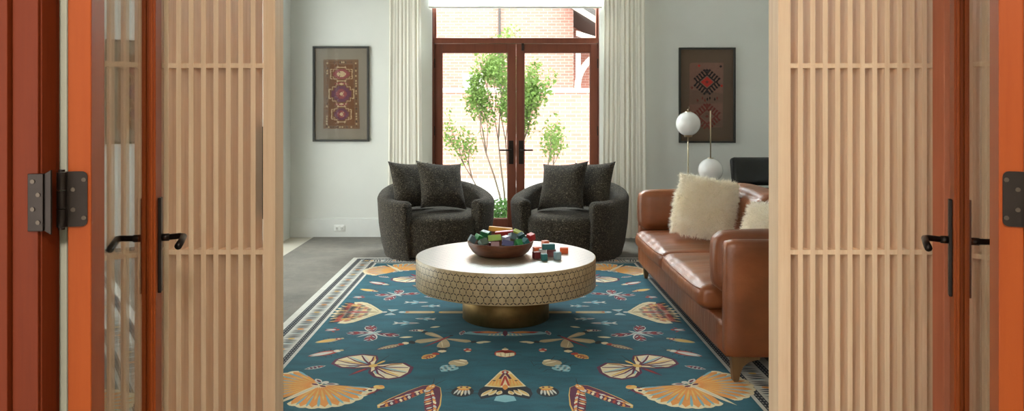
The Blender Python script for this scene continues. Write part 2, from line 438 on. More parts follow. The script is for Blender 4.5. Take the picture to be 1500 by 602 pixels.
# ------------------------------------------------------------------ garden doors in the far wall
def lever_handle(root, x, z, yf, sgn, mat, plate=(.045,.25), lever=.12, thick=.008):
    """long plate with a lever; sgn = way the lever points along x, plate proud toward -y"""
    h = MB(); h.box(x-plate[0]/2, x+plate[0]/2, yf-thick, yf, z-plate[1]*.6, z+plate[1]*.4)
    hp = h.build('handle_plate', mat, root, bevel=.002)
    l = MB()
    l.cyl((x, yf-thick-.04, z), .011, .04, 16, 'y')
    l.tube([(x-sgn*.006, yf-thick-.042, z), (x+sgn*.05, yf-thick-.045, z), (x+sgn*lever, yf-thick-.042, z)], [.010,.0095,.009], 10)
    l.build('lever', mat, hp)
    return hp
def garden_leaf(name, label, x0, x1, wl, wr, hinge_side):
    d = thing(name, label, 'door', ((x0+x1)/2, YB+.075, 0), kind='structure')
    xa, xb = x0-(x0+x1)/2, x1-(x0+x1)/2
    mb = MB(); z0, z1, gb, gt = .025, 2.06, .185, 1.969
    mb.box(xa, xa+wl, -.022, .022, z0, z1); mb.box(xb-wr, xb, -.022, .022, z0, z1)
    mb.box(xa+wl, xb-wr, -.022, .022, z0, gb); mb.box(xa+wl, xb-wr, -.022, .022, gt, z1)
    for (a, b, c, e) in ((xa+wl, xa+wl+.008, gb, gt), (xb-wr-.008, xb-wr, gb, gt), (xa+wl, xb-wr, gb, gb+.008), (xa+wl, xb-wr, gt-.008, gt)):
        mb.box(a, b, -.014, .014, c, e)
    mb.build('door_frame', M['mahog'], d, bevel=.003)
    mb = MB(); mb.box(xa+wl, xb-wr, -.003, .003, gb, gt); mb.build('pane', M['dglass'], d)
    hx = xb-wr/2-.01 if hinge_side < 0 else xa+wl/2+.01
    lever_handle(d, hx, .925, -.022, hinge_side, M['bronze'], (.05,.25), .125)
    for z in (.35, 1.13, 1.85):
        h = MB(); x = xa-.004 if hinge_side < 0 else xb+.004
        h.cyl((x, -.03, z-.05), .010, .10, 12); h.box(x-.012, x+.012, -.026, -.0222, z-.05, z+.05); h.build('hinge', M['bronze'], d)
    return d
garden_leaf('door_1', 'left leaf of the red-brown glazed garden doors', -.757, .1160, .080, .087, -1)
gl = garden_leaf('door_2', 'right leaf of the red-brown glazed garden doors', .1182, .992, .083, .080, 1)
mb = MB(); mb.box(-.38, -.355, -.036, -.0222, 1.985, 2.10); mb.build('bolt', M['bronze'], gl, bevel=.002)
w1 = thing('window_1', 'transom window above the garden doors', 'window', ((DX0+DX1)/2, YB+.075, 0), kind='structure')
c = (DX0+DX1)/2; mb = MB()
mb.box(DX0-c, DX0-c+.018, -.06, .06, 0, 4.40); mb.box(DX1-c-.008, DX1-c, -.06, .06, 0, 4.40)
mb.box(DX0-c+.018, DX1-c-.008, -.05, .05, 2.064, 2.122); mb.box(DX0-c+.018, DX1-c-.008, -.05, .05, 4.34, 4.40)
mb.box(DX0-c+.018, DX0-c+.04, -.03, .03, 2.122, 4.34); mb.box(DX1-c-.03, DX1-c-.008, -.03, .03, 2.122, 4.34)
mb.box(DX0-c+.018, DX1-c-.008, -.06, .08, 0, .02)
mb.build('window_frame', M['mahog'], w1, bevel=.003)
mb = MB(); mb.box(DX0-c+.04, DX1-c-.03, -.003, .003, 2.122, 4.34); mb.build('pane', M['dglass'], w1)

rs = thing('roller_blind', 'white roller blind pulled a little way down over the transom', 'blind', (.105, 7.79, 2.43))
mb = MB(); mb.box(-.915, .915, -.0015, .0015, 0.0, 1.98); mb.build('blind_cloth', M['shade'], rs)
mb = MB(); mb.rbox((0,0,.006), (1.83,.014,.024), .006, 4); mb.build('hem_bar', M['plastic'], rs)
mb = MB(); mb.cyl((-.93,-.005,2.0), .032, 1.86, 20, 'x'); mb.build('roller', M['plastic'], rs)

# added warm fill light, unseen behind the camera, to brighten the lattice fronts
hd = bpy.data.lights.new('hall_fill', 'AREA'); hd.shape = 'DISK'; hd.size = .45; hd.energy = 58; hd.color = (1.0,.92,.82)
ho = bpy.data.objects.new('hall_fill', hd); COL.objects.link(ho); ho.location = (.15, -.75, 2.85); ho.rotation_euler = (R(52), 0, 0)
# added area light outside, hidden by the tall blind, to brighten the room
ld = bpy.data.lights.new('daylight_fill', 'AREA'); ld.shape = 'RECTANGLE'; ld.size = 1.7; ld.size_y = 1.65; ld.energy = 600; ld.color = (.86,.95,1.0)
lo = bpy.data.objects.new('daylight_fill', ld); COL.objects.link(lo); lo.location = (.11, 8.55, 3.48); lo.rotation_euler = (-PI/2, 0, 0)

# curtains
def curtain(name, label, x0, x1, folds, seed):
    r = random.Random(seed); t = thing(name, label, 'curtain', ((x0+x1)/2, 7.66, .02))
    W = x1-x0; ph = r.random()*6; zt = 4.5
    def surf(u, v, off=0):
        k = u*folds*2*PI
        env = .6+.4*math.sin(u*7+ph)
        y = 0.012*math.sin(k+.5*math.sin(v*2+ph))*env + .004*math.sin(2.3*k+ph)
        x = (u-.5)*W*(1+.22*max(0,.5-v)) + .010*math.sin(k*1.0+1.3)
        return (x, y+off, v*zt)
    mb = MB(); n = folds*14
    mb.grid(lambda u,v: surf(u,v,0), n, 14); mb.grid(lambda u,v: surf(u,v,.002), n, 14)
    mb.build('cloth', M['curtain'], t, recalc=False)
    h = MB(); h.cyl((-W/2-.03, 0, zt+.012), .012, W+.06, 12, 'x'); h.build('rod', M['bronze'], t)
    return t
curtain('curtain', 'sheer cream curtain gathered left of the garden doors, behind the left armchair', -1.215, -.885, 7, 3)
curtain('curtain', 'sheer cream curtain gathered right of the garden doors, behind the right armchair', 1.02, 1.44, 8, 5)

# wall outlet
ot = thing('wall_outlet', 'white double wall outlet in the baseboard under the left picture', 'outlet', (-1.755, YB-.018, .10))
mb = MB(); mb.rbox((0,-.004,0), (.118,.008,.072), .003, 4); mb.build('cover_plate', M['plastic'], ot)
for sx_ in (-1, 1):
    mb = MB(); mb.rbox((sx_*.026,-.0095,0), (.034,.004,.044), .0018, 4); so = mb.build('socket', M['plastic'], ot)
    mb = MB(); mb.box(sx_*.026-.007, sx_*.026-.004, -.0125,-.0115,-.006,.008); mb.box(sx_*.026+.004, sx_*.026+.007,-.0125,-.0115,-.006,.008); mb.cyl((sx_*.026,-.0125,-.012),.003,.001,10,'y'); mb.build('slots', M['darkslot'], so)

# framed textiles
def poly(mb, pts, y, mi):
    mb.add([(p[0], y, p[1]) for p in pts], [tuple(range(len(pts)))], mi)
def diamond(cx, cz, a, b): return [(cx-a,cz),(cx,cz-b),(cx+a,cz),(cx,cz+b)]
def stepped(cx, cz, a, b, n=0):
    """stepped medallion outline"""
    q = [(1,0),(1,.40),(.74,.40),(.74,.72),(.44,.72),(.44,1),(0,1)]
    q = [(x*a, z*b) for x, z in q]
    full = q[:-1] + [(-x, z) for x, z in q[-2:0:-1]] + [(-q[0][0], 0)] + [(-x, -z) for x, z in q[1:-1]] + [(x, -z) for x, z in q[-2:0:-1]]
    return [(cx+x, cz+z) for x, z in full]
def rect(x0, x1, z0, z1): return [(x0,z0),(x1,z0),(x1,z1),(x0,z1)]
def picture(name, label, cx, cz, w_, h_, kind):
    t = thing(name, label, 'picture', (cx, YB, cz))
    fw = .020; mb = MB()
    mb.box(-w_/2, -w_/2+fw, -.032, -.002, -h_/2, h_/2); mb.box(w_/2-fw, w_/2, -.032, -.002, -h_/2, h_/2)
    mb.box(-w_/2+fw, w_/2-fw, -.032, -.002, h_/2-fw, h_/2); mb.box(-w_/2+fw, w_/2-fw, -.032, -.002, -h_/2, -h_/2+fw)
    mb.build('frame', M['frame'], t, bevel=.002)
    mb = MB(); mb.box(-w_/2+fw, w_/2-fw, -.010, -.003, -h_/2+fw, h_/2-fw); mb.build('backing', M['linen'] if kind == 'a' else M['linen2'], t)
    mb = MB(); mb.box(-w_/2+fw, w_/2-fw, -.028, -.025, -h_/2+fw, h_/2-fw); mb.build('pane', M['picglass'], t)
    mb = MB()
    if kind == 'a':
        mats = [M['k_brown'], M['k_border'], M['k_pink'], M['k_purple'], M['k_cream'], M['k_dark']]
        P = lambda pts, d, mi: poly(mb, pts, -.0105-d*.0004, mi)
        # slightly trapezoid old weaving
        mb.box(-.185, .185, -.0125, -.010, -.365, .365, 1)
        P([(-.19,-.37),(.20,-.37),(.175,.355),(-.165,.36)], 6, 1)
        P([(-.135,-.335),(.145,-.335),(.125,.31),(-.115,.315)], 7, 0)
        r = random.Random(4)
        for i in range(26):           # small border knots
            z = -.345+i*.0268
            for s_ in (-1, 1):
                c_ = (.165 if s_ > 0 else -.152)+ (-.012*s_*(z+.36))
                P(diamond(c_, z, .011, .011), 7.6, r.choice((4,5,0,4)))
        for i in range(12):
            P(diamond(-.13+i*.024, -.352, .009, .011), 7.6, r.choice((4,0,5))); P(diamond(-.11+i*.02, .335, .008, .012), 7.6, r.choice((4,0,5)))
        for (z, a, b, c1, c2) in ((.21,.088,.052,2,4),(0,.105,.085,3,2),(-.215,.078,.062,3,2)):
            P(stepped(0.005, z, a+.028, b+.024, 5), 8, 4); P(stepped(0.005, z, a+.020, b+.016, 5), 8.6, 0)
            P(stepped(0.005, z, a, b, 5), 9.2, c1); P(stepped(0.005, z, a*.55, b*.6, 4), 9.8, c2)
            P(diamond(0.005, z, .022, .022), 10.4, 4)
            for k in range(4):
                P(diamond(.005+(-.012 if k%2 else .012)*1.6, z+(-.012 if k<2 else .012)*1.6, .008,.008), 10.8, 5 if k%2 else 4)
            for s_ in (-1, 1):        # hooks
                for q in (-1, 1):
                    P(rect(.005+s_*(a+.028)-.004, .005+s_*(a+.028)+.004, z+q*.012, z+q*.05), 9, 4)
                    x0 = .005+s_*(a+.028); P(rect(min(x0,x0-s_*.022), max(x0,x0-s_*.022), z+q*.05-.004, z+q*.05+.004), 9, 4)
                    P(rect(.005+s_*a*.45-.004, .005+s_*a*.45+.004, z+q*(b+.01), z+q*(b+.034)), 9, 4)
        for z in (.105, -.108):
            P(stepped(0.005, z, .07, .016, 3), 8.4, 2); P(diamond(.005, z, .03, .012), 9, 4)
    else:
        mats = [M['k_faded'], M['k_dark2'], M['k_red'], M['k_rust'], M['k_faded2']]
        P = lambda pts, d, mi: poly(mb, pts, -.0105-d*.0004, mi)
        mb.box(-.185, .165, -.0125, -.010, -.335, .335, 0)
        P([(-.19,-.34),(.165,-.34),(.175,.345),(-.175,.345)], 6, 0)
        P([(-.19,-.10),(.168,-.08),(.17,.02),(-.185,.06)], 6.6, 4); P([(-.188,-.33),(.16,-.33),(.163,-.26),(-.186,-.25)], 6.6, 4)
        def hooked(cz, a, b, dk, inner):
            P(diamond(0, cz, a, b), 8, dk); P(diamond(0, cz, a*.82, b*.80), 8.6, 0); P(diamond(0, cz, a*.66, b*.64), 9.2, inner)
            P(diamond(0, cz, a*.2, b*.2), 9.8, 3)
            for i in range(5):
                f = i/4
                for sx2 in (-1, 1):
                    for sz in (-1, 1):
                        x, z = a*(1-f)*sx2, cz+b*f*sz
                        nx, nz = .62*sx2, .78*sz
                        e = .046
                        P([(x-nz*.010*sx2*sz, z+nx*.010*sx2*sz), (x+nz*.010*sx2*sz, z-nx*.010*sx2*sz), (x+nx*e+nz*.006*sx2*sz, z+nz*e-nx*.006*sx2*sz), (x+nx*e-nz*.006*sx2*sz, z+nz*e+nx*.006*sx2*sz)], 8.2, dk)
                        P(diamond(x+nx*e, z+nz*e, .017, .015), 8.4, dk)
            P([(-.03, cz+b+.02),(0,cz+b+.055),(.03,cz+b+.02),(0,cz+b+.03)], 8.4, dk); P(diamond(0, cz+b+.01, .012,.03), 8.3, dk); P(diamond(0, cz-b-.01, .012,.03), 8.3, dk)
        hooked(.140, .100, .088, 1, 2); hooked(-.225, .100, .088, 3, 4)
        for (x, z, c_) in ((-.085,.312,2),(.145,.305,1),(-.16,.08,3),(.155,.10,2)): P(diamond(x, z, .016,.016), 8, c_)
        r = random.Random(9)
        for i in range(9): P(diamond(-.10+i*.026, -.055+.012*(i%3), .011,.020), 8, r.choice((1,3,4)))
    mb.build('textile', mats, t, recalc=False)
    return t
for k, c in dict(k_brown=srgb(108,68,38), k_border=srgb(116,88,66), k_pink=srgb(134,62,64), k_purple=srgb(96,48,68), k_cream=srgb(184,158,122), k_dark=srgb(76,52,42),
                 k_faded=srgb(130,94,80), k_faded2=srgb(116,88,74), k_dark2=srgb(36,22,24), k_red=srgb(190,44,32), k_rust=srgb(116,48,40)).items():
    M[k] = plain('kilim_'+k[2:], c, .95, var=.14, scale=60)
M['linen2'] = plain('brown_linen_backing', srgb(104,84,68), .95, var=.06, scale=90)
picture('framed_textile', 'framed gold and pink kilim fragment on the wall left of the garden doors', -1.741, 1.522, .595, 1.01, 'a')
picture('framed_textile', 'framed dark kilim with a red diamond on the wall behind the globe lamp', 2.14, 1.508, .60, 1.01, 'b')

# ------------------------------------------------------------------ near orange doors, jamb, hinges
def hall_door(name, label, hx, hy, ang, side):
    """open glazed leaf: hinge corner of the visible face at (hx, hy), swung ang beyond straight ahead; side -1 left, +1 right.
    local: +y runs from hinge to latch along the leaf, +x points out of the visible face"""
    d = thing(name, label, 'door', (hx, hy, 0), rz=side*-ang, kind='structure')
    s = -side      # visible face looks toward -side in x
    T = .040; W = .86; zt = 2.16; st = .11
    X = lambda a, b: (min(a*s, b*s), max(a*s, b*s))
    mb = MB()
    def bx(xa, xb, y0, y1, z0, z1): q = X(xa, xb); mb.box(q[0], q[1], y0, y1, z0, z1)
    bx(-T, 0, 0, st, .01, zt); bx(-T, 0, W-st, W, .01, zt)
    bx(-T, 0, st, W-st, .01, .25); bx(-T, 0, st, W-st, zt-.12, zt)
    for (xa, xb, e) in ((-.014,-.006,.010), (-.034,-.026,.010), (-.024,-.018,.006)):   # glazing beads
        bx(xa, xb, st, st+e, .25, zt-.12); bx(xa, xb, W-st-e, W-st, .25, zt-.12)
        bx(xa, xb, st+e, W-st-e, .25, .25+e); bx(xa, xb, st+e, W-st-e, zt-.12-e, zt-.12)
    mb.build('door_frame', M['orange'], d, bevel=.0025)
    mb = MB(); q = X(-.0235, -.0185); mb.box(q[0], q[1], st, W-st, .25, zt-.12); mb.build('pane', M['glass'], d)
    # long plate and lever on both faces
    for face, o0 in ((1, 0.0), (-1, -T)):
        yc = W-.058; zc = .925
        mb = MB(); q = X(o0, o0+face*.009); mb.box(q[0], q[1], yc-.016, yc+.016, zc-.16, zc+.118)
        hp = mb.build('handle_plate', M['bronze'], d, bevel=.002)
        mb = MB(); sx2 = s*face
        base = o0*s + face*s*.009
        mb.tube([(base, yc, zc), (base+sx2*.020, yc, zc)], .011, 14)
        mb.tube([(base+sx2*.018, yc, zc), (base+sx2*.050, yc, zc+.002), (base+sx2*.060, yc-.012, zc+.002), (base+sx2*.060, yc-.06, zc-.004), (base+sx2*.058, yc-.115, zc-.010)], [.0085,.009,.0095,.0095,.010], 12)
        mb.build('lever', M['bronze'], hp)
    # hinge: one leaf on the leaf's edge, one toward the jamb
    for zh in (1.125, 1.93, .30):
        mb = MB(); hh = .052
        out = [(0.006,-hh),(-.0,-hh+.0)]; 
        pts = []
        x0, x1 = -.004, -T-.003     # from the free side of the edge to the knuckle
        r = .010
        for k in range(5): a = k/4*PI/2; pts.append((x0-.002-r+r*math.sin(a), hh-r+r*math.cos(a)))
        for k in range(5): a = k/4*PI/2; pts.append((x0-.002-r+r*math.cos(a), -hh+r-r*math.sin(a)))
        pts += [(x1, -hh), (x1, hh)]
        pts = [(p[0]*s, zh+p[1]) for p in pts]
        mb.prism(pts, -.0035, -.0005)
        hl = mb.build('hinge', M['bronze'], d)
        mb = MB()
        kx = (-T-.008)*s
        for k in range(3):
            z0 = zh-hh+k*hh*2/3; mb.cyl((kx, -.008, z0+.001), .0085, hh*2/3-.002, 14)
        mb.cyl((kx, -.008, zh-hh-.004), .006, .004, 12); mb.cyl((kx, -.008, zh+hh), .006, .004, 12)
        mb.build('knuckle', M['bronze'], hl)
        mb = MB()
        for (px, pz) in ((-.012,.036),(-.012,-.036),(-.030,.018),(-.030,-.02)): mb.cyl((px*s, -.0052, zh+pz), .0042, .0018, 10, 'y')
        mb.build('screws', M['chip'], hl)
    return d
AL, AR = R(16.9), R(25.8)
hall_door('door_3', 'open orange glazed door on the left side of the picture', -.7857, 1.40, AL, -1)
hall_door('door_4', 'open orange glazed door on the right side of the picture', .937, 1.40, AR, 1)
# jambs
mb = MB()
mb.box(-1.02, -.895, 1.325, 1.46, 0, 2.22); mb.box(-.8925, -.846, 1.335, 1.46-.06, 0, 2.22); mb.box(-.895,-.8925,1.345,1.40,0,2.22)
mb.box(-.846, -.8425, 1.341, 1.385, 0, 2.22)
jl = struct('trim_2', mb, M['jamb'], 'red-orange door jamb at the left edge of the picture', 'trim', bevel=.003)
mb = MB(); mb.box(-.895, -.842, 1.415, 1.445, 0, 2.2); mb.box(-.895, -.860, 1.402, 1.415, 0, 2.2)
struct('trim_3', mb, M['seal'], 'pale strip between the left jamb and the open door', 'trim', bevel=.002)
mb = MB(); mb.box(.995, 1.12, 1.335, 1.46-.06, 0, 2.22)
jr = struct('trim_4', mb, M['orange'], 'orange door jamb at the right edge of the picture', 'trim', bevel=.003)
mb = MB(); mb.box(1.0, 1.118, 1.415, 1.445, 0, 2.2)
struct('trim_5', mb, M['seal'], 'pale strip beside the right open door', 'trim', bevel=.002)
# hinge leaves on the jambs
def jamb_leaf(parent, x, w_, zc, wedge):
    mb = MB(); mb.box(x, x+w_, 1.330, 1.334, zc-.052, zc+.052)
    if wedge: mb.prism([(x+w_-.012,zc-.052),(x+w_,zc-.052),(x+w_+.012,zc-.059),(x+w_+.012,zc+.059),(x+w_,zc+.052),(x+w_-.012,zc+.052)], 1.334, 1.339)
    h = mb.build('hinge_leaf', M['bronze'], parent, bevel=.001)
    mb = MB()
    for k, z in enumerate((-.036,-.012,.014,.038)): mb.cyl((x+w_*(.35 if k%2 else .7), 1.3282, zc+z), .004, .0018, 10, 'y')
    mb.build('screws', M['chip'], h)
jamb_leaf(jl, -.862, .028, 1.125, True)
jamb_leaf(jr, .985, .035, 1.125, False)
# painted post standing before the right screen
mb = MB(); mb.box(1.413, 1.455, 2.375, 2.44, .0085, 2.3); mb.box(1.455, 1.478, 2.365, 2.44, .0085, 2.3); mb.box(1.478, 1.53, 2.375, 2.44, .0085, 2.3)
struct('trim_8', mb, M['post'], 'slim pale red-brown post behind the handle of the right door', 'trim', bevel=.003)

# ------------------------------------------------------------------ sliding lattice screens
def screen(name, label, x_in, sgn, n):
    """x_in: inner edge of the lead stile; sgn: direction in which the slats run"""
    t = thing(name, label, 'screen', (x_in, 2.45, 0))
    pitch = .0413; sw = .0165; st = .0415; D = .090; zt = 2.35
    X = lambda a, b: (min(a*sgn, b*sgn), max(a*sgn, b*sgn))
    mb = MB(); q = X(0, st); mb.box(q[0], q[1], 0, D, .012, zt); L = st+n*pitch
    q = X(L, L+st); mb.box(q[0], q[1], 0, D, .012, zt)
    q = X(st, L); mb.box(q[0], q[1], .004, D-.004, .012, .07); mb.box(q[0], q[1], .004, D-.004, zt-.06, zt)
    mb.build('frame', M['maple'], t, bevel=.0015)
    mb = MB()
    for i in range(n-0):
        a = st+pitch*(i+1)-sw
        if a+sw > L-.004: break
        q = X(a, a+sw); mb.box(q[0], q[1], .002, .076, .07, zt-.06)
    mb.build('slats', M['maple'], t, bevel=.001)
    for z in (.208, .829, 1.450, 2.07):
        mb = MB(); q = X(st, L); mb.box(q[0], q[1], .0035, .050, z-.008, z+.008)
        mb.build('cross_rail', M['maple'], t, bevel=.001)
    if sgn > 0: return t
    mb = MB(); q = X(st, st+.0025); mb.box(q[0], q[1], .0015, .075, .94, 1.247); mb.build('finger_pull', M['pull'], t)
    return t
screen('lattice_screen', 'pale wooden lattice screen behind the left orange door', -.764, -1, 24)
screen('lattice_screen', 'pale wooden lattice screen behind the right orange door, hiding the sofa end', .9075, 1, 26)

# ------------------------------------------------------------------ grey carpet and patterned rug
mb = MB(); mb.rbox((.62, 4.95, .004), (5.30, 5.72, .008), .004, 4, smooth=False)
tag(mb.build('carpet', M['carpet'], None), 'large mottled grey carpet under the blue rug, reaching toward the far wall', 'carpet')

RUGZ = .019
RCX, RCY = 0.0, 4.755     # rug centre
HW, HL = 1.355, 1.845
rug = MB()
rug.box(-HW, HW, RCY-HL, RCY+HL, .009, RUGZ, YI['white'])
class Rug:
    """flat yarn shapes woven into the rug's face, mirrored into all four quarters"""
    def __init__(self): self.cnt = 0
    def flat(self, pts, layer, yarn_):
        self.cnt += 1; z = RUGZ + .00035*(layer+1) + (self.cnt % 40)*7e-6
        rug.add([(p[0], p[1], z) for p in pts], [tuple(range(len(pts)))], YI[yarn_])
def quad(x0, x1, y0, y1): return [(x0,y0),(x1,y0),(x1,y1),(x0,y1)]
RG = Rug()
# field and border bands: (inset from the edge, yarn)
def ring(i0, i1, layer, yn):
    a0, b0, a1, b1 = HW-i0, HL-i0, HW-i1, HL-i1
    for pts in ([(-a0,-b0),(-a1,-b1),(-a1,b1),(-a0,b0)], [(a0,-b0),(a0,b0),(a1,b1),(a1,-b1)], [(-a0,-b0),(a0,-b0),(a1,-b1),(-a1,-b1)], [(-a0,b0),(-a1,b1),(a1,b1),(a0,b0)]):
        RG.flat([(RCX+p[0], RCY+p[1]) for p in pts], layer, yn)
ring(.045, .085, 0, 'navy'); ring(.195, .228, 0, 'navy')
RG.flat([(RCX+x, RCY+y) for x, y in quad(-HW+.247, HW-.247, -HL+.247, HL-.247)], 0, 'teal')
def ellp(cx, cy, rx, ry, rot=0, n=14):
    c, s = math.cos(rot), math.sin(rot); o = []
    for i in range(n):
        a = 2*PI*i/n; x, y = rx*math.cos(a), ry*math.sin(a); o.append((cx+x*c-y*s, cy+x*s+y*c))
    return o
def leafp(p0, p1, wid, t=.6, n=7, sharp=.8):
    """teardrop from p0 to p1, widest at fraction t"""
    dx, dy = p1[0]-p0[0], p1[1]-p0[1]; L = math.hypot(dx, dy); ux, uy = dx/L, dy/L
    L1 = []; L2 = []
    for i in range(n+1):
        f = i/n
        q = (f/t if f < t else (1-f)/(1-t)); hw = wid/2*math.sin(min(q,1)*PI/2)**sharp
        x, y = p0[0]+dx*f, p0[1]+dy*f
        L1.append((x-uy*hw, y+ux*hw)); L2.append((x+uy*hw, y-ux*hw))
    return L1 + L2[-2:0:-1]
def stroke(p0, p1, wid):
    dx, dy = p1[0]-p0[0], p1[1]-p0[1]; L = math.hypot(dx, dy) or 1; nx, ny = -dy/L*wid/2, dx/L*wid/2
    return [(p0[0]+nx,p0[1]+ny),(p1[0]+nx,p1[1]+ny),(p1[0]-nx,p1[1]-ny),(p0[0]-nx,p0[1]-ny)]
def curve(pts, wid):
    a = []; b = []
    for i, p in enumerate(pts):
        q0 = pts[max(i-1,0)]; q1 = pts[min(i+1,len(pts)-1)]; dx, dy = q1[0]-q0[0], q1[1]-q0[1]; L = math.hypot(dx,dy) or 1
        w_ = wid*(1-.6*i/(len(pts)-1)) if isinstance(wid, float) else wid[i]
        a.append((p[0]-dy/L*w_/2, p[1]+dx/L*w_/2)); b.append((p[0]+dy/L*w_/2, p[1]-dx/L*w_/2))
    return a + b[::-1]
# border: guilloche dots in the dark bands, zig-zag waves and seeds in the white band
def border_run(along, length, side):
    """along 'x' or 'y'; side = -1/+1"""
    def P(u, d):      # u along the run, d inset from the edge
        if along == 'y': return (RCX+side*(HW-d), RCY+u)
        return (RCX+u, RCY+side*(HL-d))
    n = int(length*2/.030)
    for k in range(n):
        u = -length + (k+.5)*2*length/n
        for d in (.056, .074, .204, .220):
            RG.flat([P(u-.007, d-.0026), P(u+.002, d-.0026), P(u+.007, d+.0026), P(u-.002, d+.0026)], 1, 'white')
    m = int(length*2/.185); stp = 2*length/m
    for k in range(m):
        u0 = -length + (k+.5)*stp
        for j, (du, yn) in enumerate(((-.070,'navy'),(-.046,'navy'),(-.024,'navy'),(.024,'navy'),(.046,'navy'),(.070,'navy'))):
            s_ = 1 if du > 0 else -1
            RG.flat(leafp(P(u0+du-.006*s_, .095), P(u0+du+.008*s_, .187), .0125, .5), 1, yn)
        RG.flat(leafp(P(u0-.086, .10), P(u0-.086, .18), .008, .5), 1, 'sky')
        RG.flat([P(u0+q[0], .141+q[1]) for q in ellp(0, 0, .013, .020)], 1, 'orange' if k % 3 else 'gold')
for sd in (-1, 1):
    border_run('y', HL-.05, sd); border_run('x', HW-.09, sd)

class Motif:
    """shapes drawn in a motif's own frame (+y = head), then laid on the rug in its mirrored places"""
    def __init__(self): self.s = []
    def a(self, pts, layer, yn): self.s.append((pts, layer, yn)); return self
    def both(self, pts, layer, yn):
        self.a(pts, layer, yn); return self.a([(-x, y) for x, y in pts], layer, yn)
    def put(self, x, y, heading, k=1.0, mirror='xy', offx=0):
        """x, y measured on the rug for the right front quarter; heading = direction of the head in degrees from +x"""
        a = R(heading-90); c, s = math.cos(a)*k, math.sin(a)*k
        for mx in ((1,-1) if 'x' in mirror else (1,)):
            for my in ((1,-1) if 'y' in mirror else (1,)):
                for pts, layer, yn in self.s:
                    q = [(x+p[0]*c-p[1]*s, y+p[0]*s+p[1]*c) for p in pts]
                    RG.flat([(RCX+mx*p[0], RCY+my*(p[1]-RCY)) for p in q], layer, yn)
def pol(r, deg): return (r*math.cos(R(deg)), r*math.sin(R(deg)))
# fan moth -------------------------------------------------
def fan_moth():
    m = Motif()
    a0, a1, n = -82, 20, 9
    rad = lambda t: .245+.045*math.sin(t*PI)
    out = [(0.004,0)]
    for i in range(4*n+1):
        t = i/(4*n); out.append(pol(rad(t)*(1+.035*abs(math.sin(i*PI/4))), a0+(a1-a0)*t))
    m.both(out, 1, 'cream')
    for i in range(n):
        t = (i+.5)/n; an = a0+(a1-a0)*t; r = rad(t)
        m.both(leafp(pol(.03, an), pol(r*.985, an), .045, .74), 2, 'orange')
        m.both(leafp(pol(.06, an), pol(r*.72, an), .010, .6), 3, 'gold')
        an2 = a0+(a1-a0)*(i+1)/n
        m.both(leafp(pol(.13, an2), pol(rad((i+1)/n)*.97, an2), .013, .75), 3, 'sky')
    m.a(leafp((0,.03),(0,-.29),.032,.4), 4, 'cream'); m.a(leafp((0,.0),(0,-.25),.010,.4), 5, 'white')
    m.both(leafp((.012,.015),(.075,.045),.032,.5), 4, 'white'); m.both(leafp((.016,.018),(.06,.038),.014,.5), 5, 'wine')
    m.both(leafp((.004,-.012),(.045,-.012),.018,.5), 5, 'wine'); m.a(ellp(0,.03,.018,.018), 4, 'white')
    return m
# swirl butterfly ------------------------------------------
def swirl():
    m = Motif()
    out = [(0,-.02),(.05,-.085),(.12,-.115),(.20,-.10),(.235,-.04),(.225,.035),(.18,.105),(.10,.13),(.05,.09),(.02,.04)]
    inn = [(0.0,-.012),(.055,-.07),(.12,-.098),(.19,-.085),(.218,-.035),(.208,.03),(.168,.09),(.10,.112),(.055,.078),(.02,.03)]
    m.both(out, 1, 'wine'); m.both(inn, 2, 'cream')
    for k, (ex, ey) in enumerate(((.10,-.092),(.165,-.088),(.212,-.045),(.206,.02),(.165,.082),(.10,.105))):
        pts = [(.012,.0),(.05,ey*.25-.006),(.6*ex,ey*.62-.012),(ex,ey)]
        m.both(curve(pts, [.008,.011,.011,.007]), 4, 'wine')
        pts2 = [(.02,.004),(.055,ey*.22+.006),(.6*ex,ey*.6+.006),(ex*.97,ey*.95+.012)]
        m.both(curve(pts2, [.004,.013,.014,.006]), 3, ('sky','white','gold')[k%3])
    m.a(ellp(0,0,.022,.024), 5, 'gold'); m.a(leafp((0,-.02),(0,-.17),.030,.35), 0, 'wine'); m.a(leafp((0,-.05),(0,-.14),.012,.35), 2, 'red')
    m.a(leafp((0,.015),(.006,.095),.018,.7), 4, 'gold'); m.both(curve([(.006,.03),(.03,.10),(.05,.17)], .007), 1, 'navy')
    return m
# four winged red and white dragonfly ----------------------
def flutter():
    m = Motif()
    for (ax, ay, w_) in ((.15,.075,.085),(.11,-.115,.085)):
        w_ *= .86; m.both(leafp((.012,0),(ax,ay),w_,.66), 1, 'white'); m.both(leafp((.02,ay*.15),(ax*.985,ay*.985),w_*.90,.66), 2, 'wine')
        for f in (.42,.60,.78):
            x, y = ax*f, ay*f; L = math.hypot(ax, ay); nx, ny = -ay/L, ax/L
            for s_ in (-1, 1):
                p0 = (x-ax/L*.012, y-ay/L*.012)
                m.both(leafp(p0, (x+nx*s_*w_*.38+ax/L*.026, y+ny*s_*w_*.38+ay/L*.026), .008, .5), 3, 'white' if f != .6 else 'red')
        m.both(leafp((.04*ax/.15,ay*.3),(ax*.9,ay*.9),.007,.5), 4, 'red')
    m.a(leafp((0,.06),(0,-.12),.024,.3), 4, 'white'); m.a(leafp((0,.045),(0,-.10),.010,.3), 5, 'sky')
    return m
